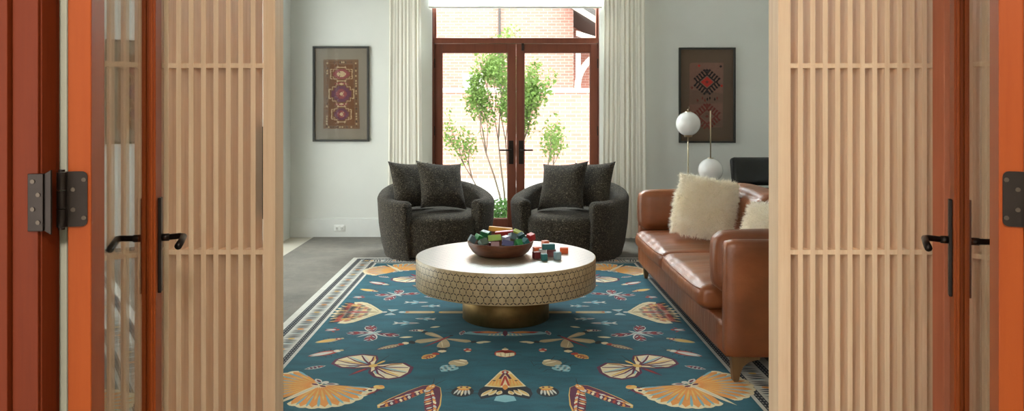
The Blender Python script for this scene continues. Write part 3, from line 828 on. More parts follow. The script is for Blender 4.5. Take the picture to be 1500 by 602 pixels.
# broad striped moth on the long axis ----------------------
def ragged():
    m = Motif()
    r = random.Random(3)
    # tip at the origin, wings trail along -y
    edge = [(0,.01),(.06,-.03),(.15,-.085),(.235,-.14),(.265,-.185),(.255,-.235)]
    tail = [(.22,-.225),(.215,-.275),(.17,-.25),(.16,-.305),(.12,-.27),(.10,-.32),(.06,-.28),(.04,-.325),(0,-.29)]
    m.both(edge+tail, 1, 'cream')
    for row, yn in ((.07,'navy'),(.10,'red'),(.135,'navy'),(.165,'red'),(.195,'navy'),(.225,'red'),(.25,'navy')):
        n = int(row*62)
        for i in range(n):
            x = (i+.5)/n*row*(1.32 if row < .17 else 1.0)
            m.both(leafp((x*.92, -row*.85-.02), (x*1.06, -row*1.0-.045), .014, .6), 2, yn if r.random() > .22 else 'gold')
    m.both(leafp((.008,-.04),(.028,-.28),.018,.5), 2, 'white'); m.a(leafp((0,-.02),(0,-.24),.030,.5), 3, 'red'); m.a(leafp((0,-.03),(0,-.10),.030,.6), 3, 'tan')
    m.both(curve([(.012,-.012),(.10,-.058),(.20,-.118),(.258,-.20)], .012), 3, 'cream'); m.both(curve([(.02,-.03),(.10,-.075),(.2,-.145)], .006), 4, 'tan')
    m.a(ellp(0,.012,.016,.018), 3, 'white')
    return m
def cigar():
    m = Motif(); rr_ = lambda w_, h_: [(w_*math.copysign(abs(math.cos(t))**.5, math.cos(t)), h_*math.copysign(abs(math.sin(t))**.5, math.sin(t))) for t in [2*PI*(i+.5)/24 for i in range(24)]]
    m.a(rr_(.024,.108), 1, 'gold'); m.a(rr_(.017,.090), 2, 'tan')
    m.a(ellp(0,.10,.022,.026), 2, 'sky'); m.a(ellp(0,.105,.013,.016), 3, 'white'); m.a(ellp(0,.07,.010,.012), 3, 'red'); return m
def bow():
    m = Motif(); m.both([(0.012,0),(.070,.035),(.062,-.04)], 1, 'white'); m.both([(.02,0),(.058,.022),(.052,-.02)], 2, 'sky'); return m
def bird():
    m = Motif(); m.a(leafp((0,.08),(0,-.08),.034,.35), 1, 'white'); m.both(leafp((0,.02),(.05,-.035),.022,.5), 1, 'sky'); m.both(leafp((0,-.05),(.028,-.085),.015,.5), 1, 'white'); m.a(leafp((0,.06),(0,-.03),.012,.4), 2, 'wine'); return m
def legs(m, w_, ys, L=.035, yn='navy'):
    for y in ys: m.both(curve([(w_*.8,y),(w_+L*.5,y+L*.35),(w_+L,y+L*.1)], .006), 0, yn)
def antennae(m, y, L=.05, yn='navy'): m.both(curve([(.006,y),(.016,y+L*.5),(.030,y+L)], .005), 0, yn)
def scarab():
    m = Motif(); m.a(ellp(0,0,.028,.040), 1, 'wine'); m.both(leafp((.004,.03),(.016,-.038),.016,.5), 2, 'white'); m.a(ellp(0,.034,.016,.012), 2, 'red'); m.both(leafp((.02,.0),(.05,.025),.010,.5), 1, 'red'); return m
def roach(body, edge, head='red', L=.085, w_=.032):
    m = Motif(); legs(m, w_, (-.03,.0,.035)); antennae(m, L*.95)
    m.a(leafp((0,L*.75),(0,-L),w_*2,.42), 1, edge); m.both(leafp((.004,L*.42),(.010,-L*.92),w_*.84,.4), 2, body)
    m.a(ellp(0,L*.62,w_*.62,L*.20), 2, head); m.a(ellp(0,L*.62,w_*.32,L*.10), 3, 'cream'); m.a(ellp(0,L*.86,w_*.42,L*.12), 2, 'tan'); return m
def cicada():
    m = Motif(); m.a(leafp((0,.08),(0,-.085),.060,.4), 1, 'wine'); m.a(leafp((0,.07),(0,-.078),.046,.4), 2, 'tan')
    for k in range(6): m.both(stroke((.002,.045-k*.02),(.018,.035-k*.02),.004), 3, 'wine')
    m.a(ellp(0,.07,.020,.016), 3, 'red'); return m
def speck():
    m = Motif(); m.a(leafp((0,.055),(0,-.055),.044,.5), 1, 'white'); m.a(leafp((0,.05),(0,-.05),.034,.5), 2, 'wine')
    for k in range(4): m.both(leafp((.002,.034-k*.02),(.013,.024-k*.02),.008,.5), 3, 'white')
    m.a(ellp(0,.03,.009,.009), 3, 'red'); return m
def crossfly():
    m = Motif()
    for (x, y, w_) in ((.165,.035,.052),(.10,-.145,.072)):
        m.both(leafp((.006,0),(x,y),w_,.82), 1, 'tan'); 
        m.both(leafp((.02*x/.165,y*.3),(x*.92,y*.92),.004,.5), 2, 'cream')
        m.both(leafp((x*.97,y*.97),(x*1.18,y*1.2),w_*.85,.4), 2, 'black'); m.both(leafp((x*1.16,y*1.16),(x*1.42,y*1.42),w_*.65,.5), 2, 'cream')
    m.a(leafp((0,.07),(0,-.21),.020,.25), 2, 'wine'); m.a(leafp((0,.05),(0,-.17),.010,.25), 3, 'red'); m.a(ellp(0,.065,.012,.012), 3, 'black'); return m
def leafbug():
    m = Motif(); m.a(leafp((0,.05),(0,-.055),.066,.5), 1, 'gold')
    for k in range(3): m.both(leafp((.002,.02-k*.022),(.024,.0-k*.018),.011,.5), 2, 'red')
    m.a(ellp(0,.05,.022,.018), 2, 'red'); m.a(leafp((0,.04),(0,-.05),.007,.5), 3, 'wine'); antennae(m,.055,.03); return m
def ghost_beetle():
    m = Motif(); legs(m, .045, (-.045,.0,.05), .06, 'black')
    m.both(curve([(.02,.085),(.075,.13),(.10,.06)], .006), 0, 'black')
    m.a(ellp(0,.045,.052,.050), 1, 'tan'); m.a(leafp((0,.01),(0,-.105),.098,.35), 1, 'sky')
    for k in range(5):
        for j in (-1,0,1): m.a(ellp(j*.022+.006*(k%2), -.008-k*.017, .008, .006), 2, 'black' if (k+j)%2 else 'white')
    m.a(ellp(0,.09,.024,.012), 2, 'cream'); m.a(ellp(0,.055,.036,.006), 2, 'cream'); return m
def tortoise():
    m = Motif(); legs(m, .048, (-.03,.02), .04, 'black'); m.a(ellp(0,0,.058,.062,0,18), 1, 'red'); m.a([(-.048,-.035),(0,-.06),(.048,-.035),(.05,.01),(.0,.02),(-.05,.01)], 2, 'cream')
    m.a([(-.05,.015),(.05,.015),(.03,.04),(0,.0),(-.03,.04)], 3, 'red')
    for k in (-.024,0,.024): m.a(stroke((k,.0),(k*.9,-.048),.005), 3, 'tan')
    m.a(ellp(0,.068,.018,.014), 2, 'cream'); m.a(ellp(0,.085,.008,.012), 2, 'tan'); return m
def potato_beetle():
    m = Motif(); legs(m, .045, (-.03,.01,.045), .035, 'black'); m.a(ellp(0,-.005,.052,.064,0,18), 1, 'black')
    for k in (-.036,-.018,0,.018,.036): m.a(leafp((k*.6,.03),(k,-.058+abs(k)*.5),.011,.55), 2, 'white' if abs(k) > .01 else 'cream')
    m.a(ellp(0,.045,.034,.018), 2, 'gold'); m.both(ellp(.014,.048,.006,.008), 3, 'wine'); m.a(ellp(0,.02,.03,.010), 2, 'orange'); antennae(m,.058,.035,'black'); return m
def dark_moth():
    m = Motif()
    w1_ = [(0,.03),(.045,.005),(.085,-.08),(.125,-.19),(.142,-.27),(.125,-.30),(.085,-.27),(.040,-.18),(.012,-.10),(0,-.07)]
    m.both(w1_, 1, 'gold'); m.both([(x*.92+.002, y*.965-.003) for x, y in w1_], 2, 'wine')
    r = random.Random(8)
    for i in range(10):
        f = .10+.085*i; x = .125*f; y = -.01-.27*f
        for s_ in (-1, 1):
            m.both(leafp((x+s_*.004+.004, y), (x+s_*.026*(1.1-abs(f-.55))+.006, y-.030-.012*r.random()), .014, .55), 3, ('white','orange','cream','red')[(i+(s_>0))%4])
    m.a(leafp((0,.035),(0,-.06),.036,.4), 3, 'orange'); m.both(ellp(.007,.005,.004,.010), 4, 'cream'); antennae(m,.03,.08,'black'); return m
def big_moth():
    """tall triangular moth, tip at +y"""
    m = Motif()
    m.both([(0,0),(.024,-.02),(.07,-.15),(.098,-.225),(.0,-.245)], 1, 'cream')
    m.both([(.012,-.06),(.03,-.06),(.062,-.15),(.086,-.215),(.02,-.235)], 2, 'gold')
    for k in range(4): m.both(leafp((.022+.012*k,-.115-.006*k),(.026+.018*k,-.222),.006,.5), 3, 'orange')
    m.both([(.0,-.235),(.05,-.225),(.095,-.22),(.118,-.26),(.125,-.32),(.108,-.38),(.05,-.35),(.0,-.33)], 1, 'navy')
    for (x, y, l) in ((.03,-.28,.05),(.065,-.27,.07),(.095,-.26,.09)): m.both(leafp((x*.6,y),(x*1.15,y-l),.028,.6), 2, 'cream'); m.both(leafp((x*.65,y-.005),(x*1.1,y-l*.8),.010,.6), 3, 'gold')
    m.both([(0,-.33),(.04,-.35),(.05,-.40),(0,-.42)], 3, 'sky')
    m.a(leafp((0,-.01),(0,-.07),.036,.4), 3, 'red'); m.both(stroke((.004,-.05),(.026,-.13),.013), 4, 'wine'); m.both(stroke((0,-.09),(.018,-.22),.011), 4, 'red'); m.a(leafp((0,-.02),(0,-.06),.014,.4), 5, 'white')
    m.a(leafp((0,-.2),(0,-.275),.026,.5), 4, 'orange'); m.both(ellp(.052,-.155,.008,.006), 4, 'navy')
    return m
def red_moth():
    m = Motif(); m.both([(0,.03),(.10,.055),(.21,.04),(.26,.0),(.18,-.02),(.06,-.05),(0,-.045)], 1, 'sky')
    m.both([(.02,.028),(.10,.05),(.20,.036),(.17,.008),(.06,.0)], 2, 'red'); m.both([(.05,.03),(.10,.042),(.15,.03),(.12,.012),(.05,.008)], 3, 'orange')
    for k in range(4): m.both(leafp((.02+.02*k,-.005),(.018+.026*k,-.04),.012,.6), 3, 'cream')
    m.a(leafp((0,.06),(0,-.06),.03,.4), 4, 'wine'); return m
def small_red():
    m = Motif(); m.a(ellp(0,0,.022,.028), 1, 'red'); m.both(ellp(.014,.012,.007,.008), 2, 'white'); m.a(ellp(0,-.024,.014,.010), 2, 'cream'); return m
def white_leaf():
    m = Motif(); m.a(leafp((0,.04),(0,-.04),.032,.5), 1, 'cream'); return m
def firebug():
    m = Motif(); legs(m,.03,(-.03,.01),.025,'black'); m.a(ellp(0,-.01,.036,.062), 1, 'wine'); m.a(leafp((0,.03),(0,-.065),.044,.4), 2, 'cream'); m.a(leafp((0,.0),(0,-.02),.024,.5), 3, 'navy'); m.both(leafp((.026,.0),(.024,-.06),.014,.5), 2, 'red')
    m.a(ellp(0,.045,.030,.022), 2, 'gold'); m.a(ellp(0,.06,.016,.010), 3, 'orange'); return m

fan_moth().put(.868, 3.468, 120)
swirl().put(.668, 3.728, 125)
flutter().put(.766, 4.296, 135)
ragged().put(.79, RCY, 180, mirror='x')
cigar().put(.562, RCY, 0, mirror='x'); cigar().put(.32, RCY, 180, mirror='x')
bow().put(.735, RCY, 0, mirror='x')
bird().put(.60, 4.503, 180); bird().put(.50, 4.60, 5, .8)
scarab().put(1.025, 4.36, 175)
roach('gold', 'tan').put(.989, 4.155, 150)
roach('white', 'red', 'white', .10, .036).put(.955, 3.932, 147)
speck().put(.955, 3.706, 150); speck().put(.52, 4.35, 170, .9)
cicada().put(.632, 4.04, 142)
crossfly().put(.345, 4.19, 123)
leafbug().put(.400, 3.880, 128)
ghost_beetle().put(.262, 3.735, 120)
tortoise().put(0, 3.925, 90, mirror='y')
potato_beetle().put(.195, 3.385, 95)
dark_moth().put(.345, 3.440, 107)
big_moth().put(0, 3.672, 90, mirror='y')
red_moth().put(0, 4.285, 90, mirror='y')
small_red().put(.203, 3.984, 80); white_leaf().put(.118, 4.126, 175); white_leaf().put(.566, 4.215, 170)
firebug().put(.615, 3.400, 127)
speck().put(.25, 4.30, 100, .8); white_leaf().put(.42, 4.42, 160, .8)
tag(rug.build('rug', YARN, None, recalc=False), 'teal rug patterned with moths and beetles inside a black and white border', 'rug')

# ------------------------------------------------------------------ round inlaid coffee table
TX, TY, TZ = .004, 4.647, .409
ct = thing('coffee_table', 'round drum coffee table with star inlay on a bronze pedestal', 'table', (TX, TY, TZ))
mb = MB(); mb.cyl((0,0,-.004), .5585, .004, 128); mb.build('top', M['inlay_top'], ct)
mb = MB()
mb.lathe([(.5585,-.0002),(.5615,-.0012),(.563,-.004),(.563,-.176),(.5615,-.179),(.558,-.180),(.20,-.180)], 128)
mb.build('rim', M['inlay_rim'], ct)
mb = MB(); mb.lathe([(0,-TZ+RUGZ+.002),(.268,-TZ+RUGZ+.002),(.272,-TZ+RUGZ+.006),(.272,-.180),(.0,-.180)], 96); mb.build('pedestal', M['brass'], ct)

# ------------------------------------------------------------------ swivel armchairs
def armchair(name, label, x, y, rz):
    t = thing(name, label, 'armchair', (x, y, .009), rz)
    # barrel shell: U-shaped wall from the left arm round the back to the right arm
    def path(s):       # s in -1..1
        ph = s*R(141); q = 2/2.5
        return Vector((.468*math.copysign(abs(math.sin(ph))**q, math.sin(ph)), .445*math.copysign(abs(math.cos(ph))**q, math.cos(ph)), 0))
    def ztop(s): return .535 + .125*(.5+.5*math.cos(min(abs(s)*1.12,1)*PI))**.9
    mb = MB(); th = .064; n = 72; prof = []
    def section(s, k=1.0):
        p = path(s); d = (path(min(s+.01,1.0)) - path(max(s-.01,-1.0))).normalized(); nrm = Vector((-d.y, d.x, 0))  # outward or inward
        if nrm.dot(p) < 0: nrm = -nrm
        zt = ztop(s); out = []
        r = .056
        w_ = th*k
        pts = [(w_-.062, 0.015), (w_-.034, .12), (w_-.008, .30), (w_+.004, zt-r)]
        for i in range(1, 8):
            a = i/8*PI; pts.append((w_*math.cos(a), zt-r+r*math.sin(a)*1.0))
        pts += [(-w_, zt-r), (-w_, .30), (-w_, .20)]
        return [p + nrm*o + Vector((0,0,z)) for o, z in pts], d
    rings = []
    for i in range(n+1): rings.append(section(-1+2*i/n)[0])
    # rounded arm ends
    for end in (-1, 1):
        base, d = section(end); d = d*end
        extra = []
        c = path(end)
        for k in range(1, 6):
            a = k/5*PI/2*.96
            ring_ = []
            full, _ = section(end, 1.0)
            for v_ in full:
                off = Vector((v_.x-c.x, v_.y-c.y, 0)); lat = off - d*off.dot(d)
                zz = v_.z if v_.z < ztop(end)-.03 else v_.z-.030*(1-math.cos(a))
                ring_.append(c + lat*(.55+.45*math.cos(a)) + d*(.040*math.sin(a)) + Vector((0,0,zz)))
            extra.append(ring_)
        rings = rings + extra if end == 1 else extra[::-1] + rings
    vs = [v_ for rg in rings for v_ in rg]; m_ = len(rings[0]); fs = []
    for i in range(len(rings)-1):
        for j in range(m_-1): fs.append((i*m_+j, (i+1)*m_+j, (i+1)*m_+j+1, i*m_+j+1))
    fs.append(tuple(range(m_))); fs.append(tuple((len(rings)-1)*m_+j for j in range(m_))[::-1])
    mb.add(vs, fs, 0, True)
    mb.build('shell', M['boucle'], t)
    # seat: deep rounded drum with a crowned top, its front bulging forward between the arms
    mb = MB(); rows = []; N = 64
    def plan(a, k):     # a = angle, plan outline of the seat
        x, y = math.cos(a), math.sin(a); q = 2/2.6
        px = .400*math.copysign(abs(x)**q, x); py = .40*math.copysign(abs(y)**q, y)
        if py < 0: py *= 1.20*(1-.04*abs(x))
        return px*k, py*k
    prof = [(.93,.03),(.955,.06),(.985,.18),(1.0,.28),(1.0,.335),(.985,.362),(.95,.383),(.88,.397),(.72,.408),(.5,.415),(.25,.418),(.0,.419)]
    vs = []; fs = []
    for k, z in prof:
        for i in range(N):
            px, py = plan(2*PI*i/N, k); vs.append((px, py, z))
    for r_ in range(len(prof)-1):
        for i in range(N):
            j = (i+1) % N; fs.append((r_*N+i, r_*N+j, (r_+1)*N+j, (r_+1)*N+i))
    fs.append(tuple(range(N))[::-1])
    mb.add(vs, fs, 0, True); mb.build('seat', M['boucle'], t)
    mb = MB(); mb.lathe([(0,.0005),(.23,.0005),(.23,.029),(0,.029)], 40); mb.build('swivel_base', M['blackmetal'], t)
    return t
CHL, CHR = (-.645, 6.865, R(14)), (.600, 6.845, R(-20))
armchair('armchair', 'dark boucle swivel armchair on the left, nearer the framed gold kilim', *CHL)
armchair('armchair', 'dark boucle swivel armchair on the right, nearer the leather sofa', *CHR)

def pillow_mesh(mb, w_, h_, t_, n=22, mi=0, pull=.11, sag=0):
    """square cushion with ears at the corners, standing in xz, thick along y"""
    def P(u, v, s):
        a, b = 2*u-1, 2*v-1
        e = 1-pull*(1-b*b); f = 1-pull*(1-a*a)
        th = (max(0,(1-a**4))*max(0,(1-b**4)))**.62
        wr = .004*math.sin(a*9+b*4)*th
        return (a*w_/2*e, s*(t_/2*th*(1-.12*b)+wr*.5) , b*h_/2*f - sag*(1-b)*.5*(1-a*a)*.3)
    mb.grid(lambda u,v: P(u,v,-1), n, n, mi); mb.grid(lambda u,v: P(u,v,1), n, n, mi)
def weld(o):
    bm = bmesh.new(); bm.from_mesh(o.data); bmesh.ops.remove_doubles(bm, verts=bm.verts, dist=1e-4)
    bmesh.ops.recalc_face_normals(bm, faces=bm.faces); bm.to_mesh(o.data); bm.free()
def throw_pillow(label, c, w_, t_, rx, ry, rz, mat):
    mb = MB(); pillow_mesh(mb, w_, w_, t_)
    o = mb.build('throw_pillow', mat, None, recalc=False); weld(o)
    o.matrix_world = Matrix.Translation(c) @ Matrix.Rotation(rz,4,'Z') @ Matrix.Rotation(rx,4,'X') @ Matrix.Rotation(ry,4,'Y')
    return tag(o, label, 'pillow', 'boucle throw pillows on the armchairs')
throw_pillow('dark boucle pillow at the far left, half hidden behind its neighbour in the left armchair', (-.862, 6.815, .655), .44, .16, R(-22), R(4), R(40), M['boucle'])
throw_pillow('dark boucle pillow in front in the left armchair, tilted to the left', (-.585, 6.76, .652), .46, .18, R(-26), R(6), R(32), M['boucle'])
throw_pillow('dark boucle pillow in front in the right armchair, tilted to the right', (.525, 6.71, .652), .46, .18, R(-26), R(-6), R(-32), M['boucle'])
throw_pillow('dark boucle pillow at the far right, half hidden behind its neighbour in the right armchair', (.790, 6.75, .657), .44, .16, R(-22), R(-4), R(-40), M['boucle'])

# ------------------------------------------------------------------ leather sofa along the right side, facing left
SY0, SY1 = 3.475, 5.80; SX0, SX1 = 1.04, 1.93
sf = thing('sofa', 'tan leather sofa with two seat cushions, standing partly on the rug', 'sofa', (1.48, (SY0+SY1)/2, .009))
sm = (SY0+SY1)/2
def L(x, y, z): return (x-1.48, y-sm, z-.009)
def srb(name, x0, x1, y0, y1, z0, z1, r, n=10, bulge=(0,0,0), parent=sf, warp=None, mat='leather'):
    mb = MB(); mb.rbox(L((x0+x1)/2,(y0+y1)/2,(z0+z1)/2), (x1-x0,y1-y0,z1-z0), r, n, bulge, warp=warp)
    return mb.build(name, M[mat], parent)
srb('base', SX0, SX1, SY0+.012, SY1-.012, .135, .300, .02, 8)
# arms: outer panel and an inner cushion rolled over the top
for (ya, yb, s_) in ((SY0, SY0+.085, 1), (SY1-.085, SY1, -1)):
    srb('arm', SX0, SX1-.02, ya, yb, .137, .695, .032, 10)
for (ya, yb) in ((SY0+.086, SY0+.235), (SY1-.235, SY1-.086)):
    pad = srb('arm_cushion', SX0-.015, SX1-.20, ya, yb, .425, .715, .055, 12, (.012,.012,.012))
# rolled lip over the top of each arm
srb('back', SX1-.10, SX1, SY0+.086, SY1-.086, .302, .70, .03, 8)
cm = SY0+.238; cw = (SY1-SY0-.476)/2
for k in range(2):
    a = cm+k*cw; 
    def wrp(p, k=k):
        # small pulled creases running back from the front edge
        q = p.copy()
        if p.z > .02: q.z += .004*math.sin(p.y*38+1.3*math.sin(p.x*9)+k)*max(0, -p.x/.35)
        return q
    sc_ = srb('seat_cushion', SX0-.060, SX1-.19, a+.003, a+cw-.003, .302, .425, .045, 22, (.020,.004,.026), warp=wrp)
    mb = MB(); pts = []
    for i in range(17):
        y = a+.03+(cw-.06)*i/16; e = 1-((i-8)/8)**4
        pts.append(L(SX0-.050-.016*e, y, .405))
    mb.tube(pts, .0045, 8); mb.build('piping', M['leather'], sc_)
    bc = srb('back_cushion', SX1-.33, SX1-.102, a+.003, a+cw-.003, .43, .775, .075, 16, (.03,.004,.03))
# curved bracket legs
def sofa_leg(x, y, sgn):
    mb = MB()
    f = RUGZ+.0025-.137 if sgn > 0 else .009-.137
    out = [(0,f),(.024,f),(.033,-.075),(.046,-.045),(.075,-.022),(.125,-.010),(.125,.008),(-.012,.008)]
    mb.prism([(px*sgn, pz) for px, pz in out], -.022, .022, M=Matrix.Translation(L(x, y, .137)))
    mb.build('leg', M['walnut'], sf, bevel=.003)
for y in (SY0+.045, SY1-.045): sofa_leg(SX0+.045, y, 1); sofa_leg(SX1-.045, y, -1)

def fluffy(label, c, w_, t_, rx, ry, rz, seed, nh):
    r = random.Random(seed)
    mb = MB(); pillow_mesh(mb, w_, w_, t_, 20, 0, .03)
    o = mb.build('sheepskin_pillow', M['fur'], None, recalc=False); weld(o)
    o.matrix_world = Matrix.Translation(c) @ Matrix.Rotation(rz,4,'Z') @ Matrix.Rotation(rx,4,'X') @ Matrix.Rotation(ry,4,'Y')
    tag(o, label, 'pillow', 'sheepskin pillows on the sofa')
    fb = MB(); vs = []; fs = []
    for i in range(nh):
        a, b = 2*r.random()-1, 2*r.random()-1
        if r.random() < .22:      # more along the rim
            if r.random() < .5: a = math.copysign(.90+.10*r.random(), a)
            else: b = math.copysign(.90+.10*r.random(), b)
        s_ = -1 if r.random() < .7 else 1
        th = (max(0,(1-a**4))*max(0,(1-b**4)))**.62
        p = Vector((a*w_/2*.98, s_*t_/2*th, b*w_/2*.98))
        nr = Vector((a**3*1.2+.25*r.uniform(-1,1), s_*(.25+.75*th), b**3*1.2+.25*r.uniform(-1,1)-.12)).normalized()
        # tufts lean together
        tf = Vector((mnoise.noise(p*31), mnoise.noise(p*31+Vector((9,0,0))), mnoise.noise(p*31+Vector((0,9,0)))))+Vector((r.uniform(-.4,.4),r.uniform(-.4,.4),r.uniform(-.4,.4)))
        Ln = r.uniform(.030,.058)
        d1 = (nr+tf*.9).normalized(); d2 = (nr*.5+tf*1.3+Vector((0,0,-.30))).normalized()
        side = d1.cross(Vector((r.uniform(-1,1), r.uniform(-1,1), r.uniform(-1,1)))).normalized()
        k = len(vs); w0 = .0018
        q1 = p+d1*Ln*.5; q2 = q1+d2*Ln*.5
        vs += [p-side*w0, p+side*w0, q1+side*w0*.8, q1-side*w0*.8, q2]
        fs += [(k,k+1,k+2,k+3),(k+3,k+2,k+4)]
    fb.add(vs, fs, 0, True)
    f = fb.build('fur', M['fur'], o, recalc=False); f['kind'] = 'stuff'
fluffy('cream sheepskin pillow leaning at the far end of the sofa', (1.362, 5.03, .660), .375, .14, R(-16), R(10), R(-14), 1, 16000)
fluffy('second cream sheepskin pillow, mostly hidden by the sofa arm and right lattice', (1.450, 4.14, .618), .30, .11, R(-13), R(6), R(-78), 2, 7000)

# ------------------------------------------------------------------ globe lamp
lp = thing('globe_lamp', 'floor lamp with two white glass globes on thin rods behind the sofa', 'lamp', (1.84, 7.0, .008))
mb = MB(); mb.lathe([(0,0),(.15,0),(.152,.006),(.148,.016),(.02,.020),(0,.020)], 48); mb.build('base', M['nickel'], lp)
def globe(x, z, r=.115):
    mb = MB(); n = 20
    mb.lathe([(max(r*math.sin(PI*i/n),0), z-r*math.cos(PI*i/n)) for i in range(n+1)], 40, M=Matrix.Translation((x,0,0)))
    return mb.build('globe', M['globe'], lp)
for x, zg, ztp in ((-.103, 1.205, 1.325), (.110, .765, 1.322)):
    mb = MB(); mb.tube([(x,0,.018),(x,0,zg-.112)], .006, 12)
    if zg < 1: mb.tube([(x,0,zg+.112),(x,0,ztp)], .006, 12); mb.cyl((x,0,ztp),.008,.008,12)
    mb.build('stem', M['nickel'], lp)
    g = globe(x, zg)
    mb = MB(); mb.cyl((x,0,zg-.124), .036, .016, 24, r2=.040); mb.build('fitting', M['nickel'], g)
    mb = MB(); mb.cyl((x,0,zg+.106), .034, .012, 24, r2=.026)
    if zg > 1: mb.tube([(x,0,zg+.118),(x,0,zg+.140)], .006, 10); mb.tube([(x,0,zg+.138),(x+.012,0,zg+.152),(x+.004,0,zg+.166)], .0035, 8)
    mb.build('finial' if zg > 1 else 'fitting', M['nickel'], g)
    mb = MB(); mb.cyl((x,0,.014),.010,.02,12); mb.build('socket_collar', M['nickel'], lp)

# ------------------------------------------------------------------ black lounge chair behind the sofa
lc = thing('lounge_chair', 'black leather lounge chair in the corner behind the sofa', 'chair', (2.56, 6.92, .008))
def lrb(name, c, size, r, mat, rx=0, par=lc, bulge=(0,0,0)):
    mb = MB(); mb.rbox((0,0,0), size, r, 12, bulge, M=Matrix.Translation(c) @ Matrix.Rotation(rx,4,'X')); return mb.build(name, M[mat], par)
lrb('headrest', (0,.20,.745), (.76,.075,.275), .036, 'black', R(-14), bulge=(0,.012,0))
lrb('backrest', (0,.125,.485), (.76,.085,.22), .036, 'black', R(-16), bulge=(0,.015,0))
lrb('seat', (0,-.16,.36), (.74,.56,.12), .045, 'black', R(7), bulge=(0,.0,.02))
for s_ in (-1, 1):
    lrb('armrest', (s_*.405,-.10,.525), (.07,.46,.06), .026, 'black')
    mb = MB(); mb.tube([(s_*.405,-.10,.50),(s_*.40,-.08,.42),(s_*.34,-.06,.33)], .012, 10); mb.tube([(s_*.25,.235,.80),(s_*.25,.20,.60),(s_*.25,.14,.40)], .010, 10); mb.build('bracket', M['blackmetal'], lc)
mb = MB(); mb.cyl((0,-.08,.10), .028, .21, 16); mb.build('column', M['blackmetal'], lc)
mb = MB()
for k in range(5):
    a = 2*PI*k/5+.3; mb.tube([(0,-.08,.11),(.15*math.cos(a),-.08+.15*math.sin(a),.085),(.30*math.cos(a),-.08+.30*math.sin(a),.015)], [.020,.017,.013], 10)
mb.build('star_base', M['blackmetal'], lc)

# ------------------------------------------------------------------ bowl and wooden blocks
BX, BY = -.030, 4.655
bw = thing('wooden_bowl', 'wide shallow dark wooden bowl full of coloured blocks on the round table', 'bowl', (BX, BY, TZ+.0008))
BOWL = [(0,0),(.120,0),(.150,.004),(.178,.024),(.200,.058),(.209,.086),(.2085,.0885),(.2055,.0895),(.2020,.0875),(.190,.058),(.168,.028),(.145,.016),(.11,.012),(0,.011)]
mb = MB(); mb.lathe(BOWL, 72); mb.build('body', M['bowlwood'], bw)
BC = dict(dgreen=srgb(30,92,52), green=srgb(44,128,66), lime=srgb(138,176,48), ochre=srgb(212,158,62), red=srgb(158,32,34), maroon=srgb(96,28,30), orange=srgb(214,92,38),
          salmon=srgb(206,112,78), teal=srgb(36,104,106), dteal=srgb(30,76,76), slate=srgb(82,100,108), greygreen=srgb(86,104,92), mauve=srgb(142,104,108), navy=srgb(40,42,96), lilac=srgb(176,170,200), white=srgb(216,214,212), sky=srgb(128,154,162), yellowgreen=srgb(168,180,60))
BM = {k: plain('painted_block_'+k, c, .42, var=.05, scale=30) for k, c in BC.items()}
def block(label, size, color, mat, group):
    mb = MB(); mb.box(-size[0]/2, size[0]/2, -size[1]/2, size[1]/2, -size[2]/2, size[2]/2)
    o = mb.build('toy_block', BM[color], None, bevel=.0018); o.matrix_world = mat
    return tag(o, label, 'block', group)
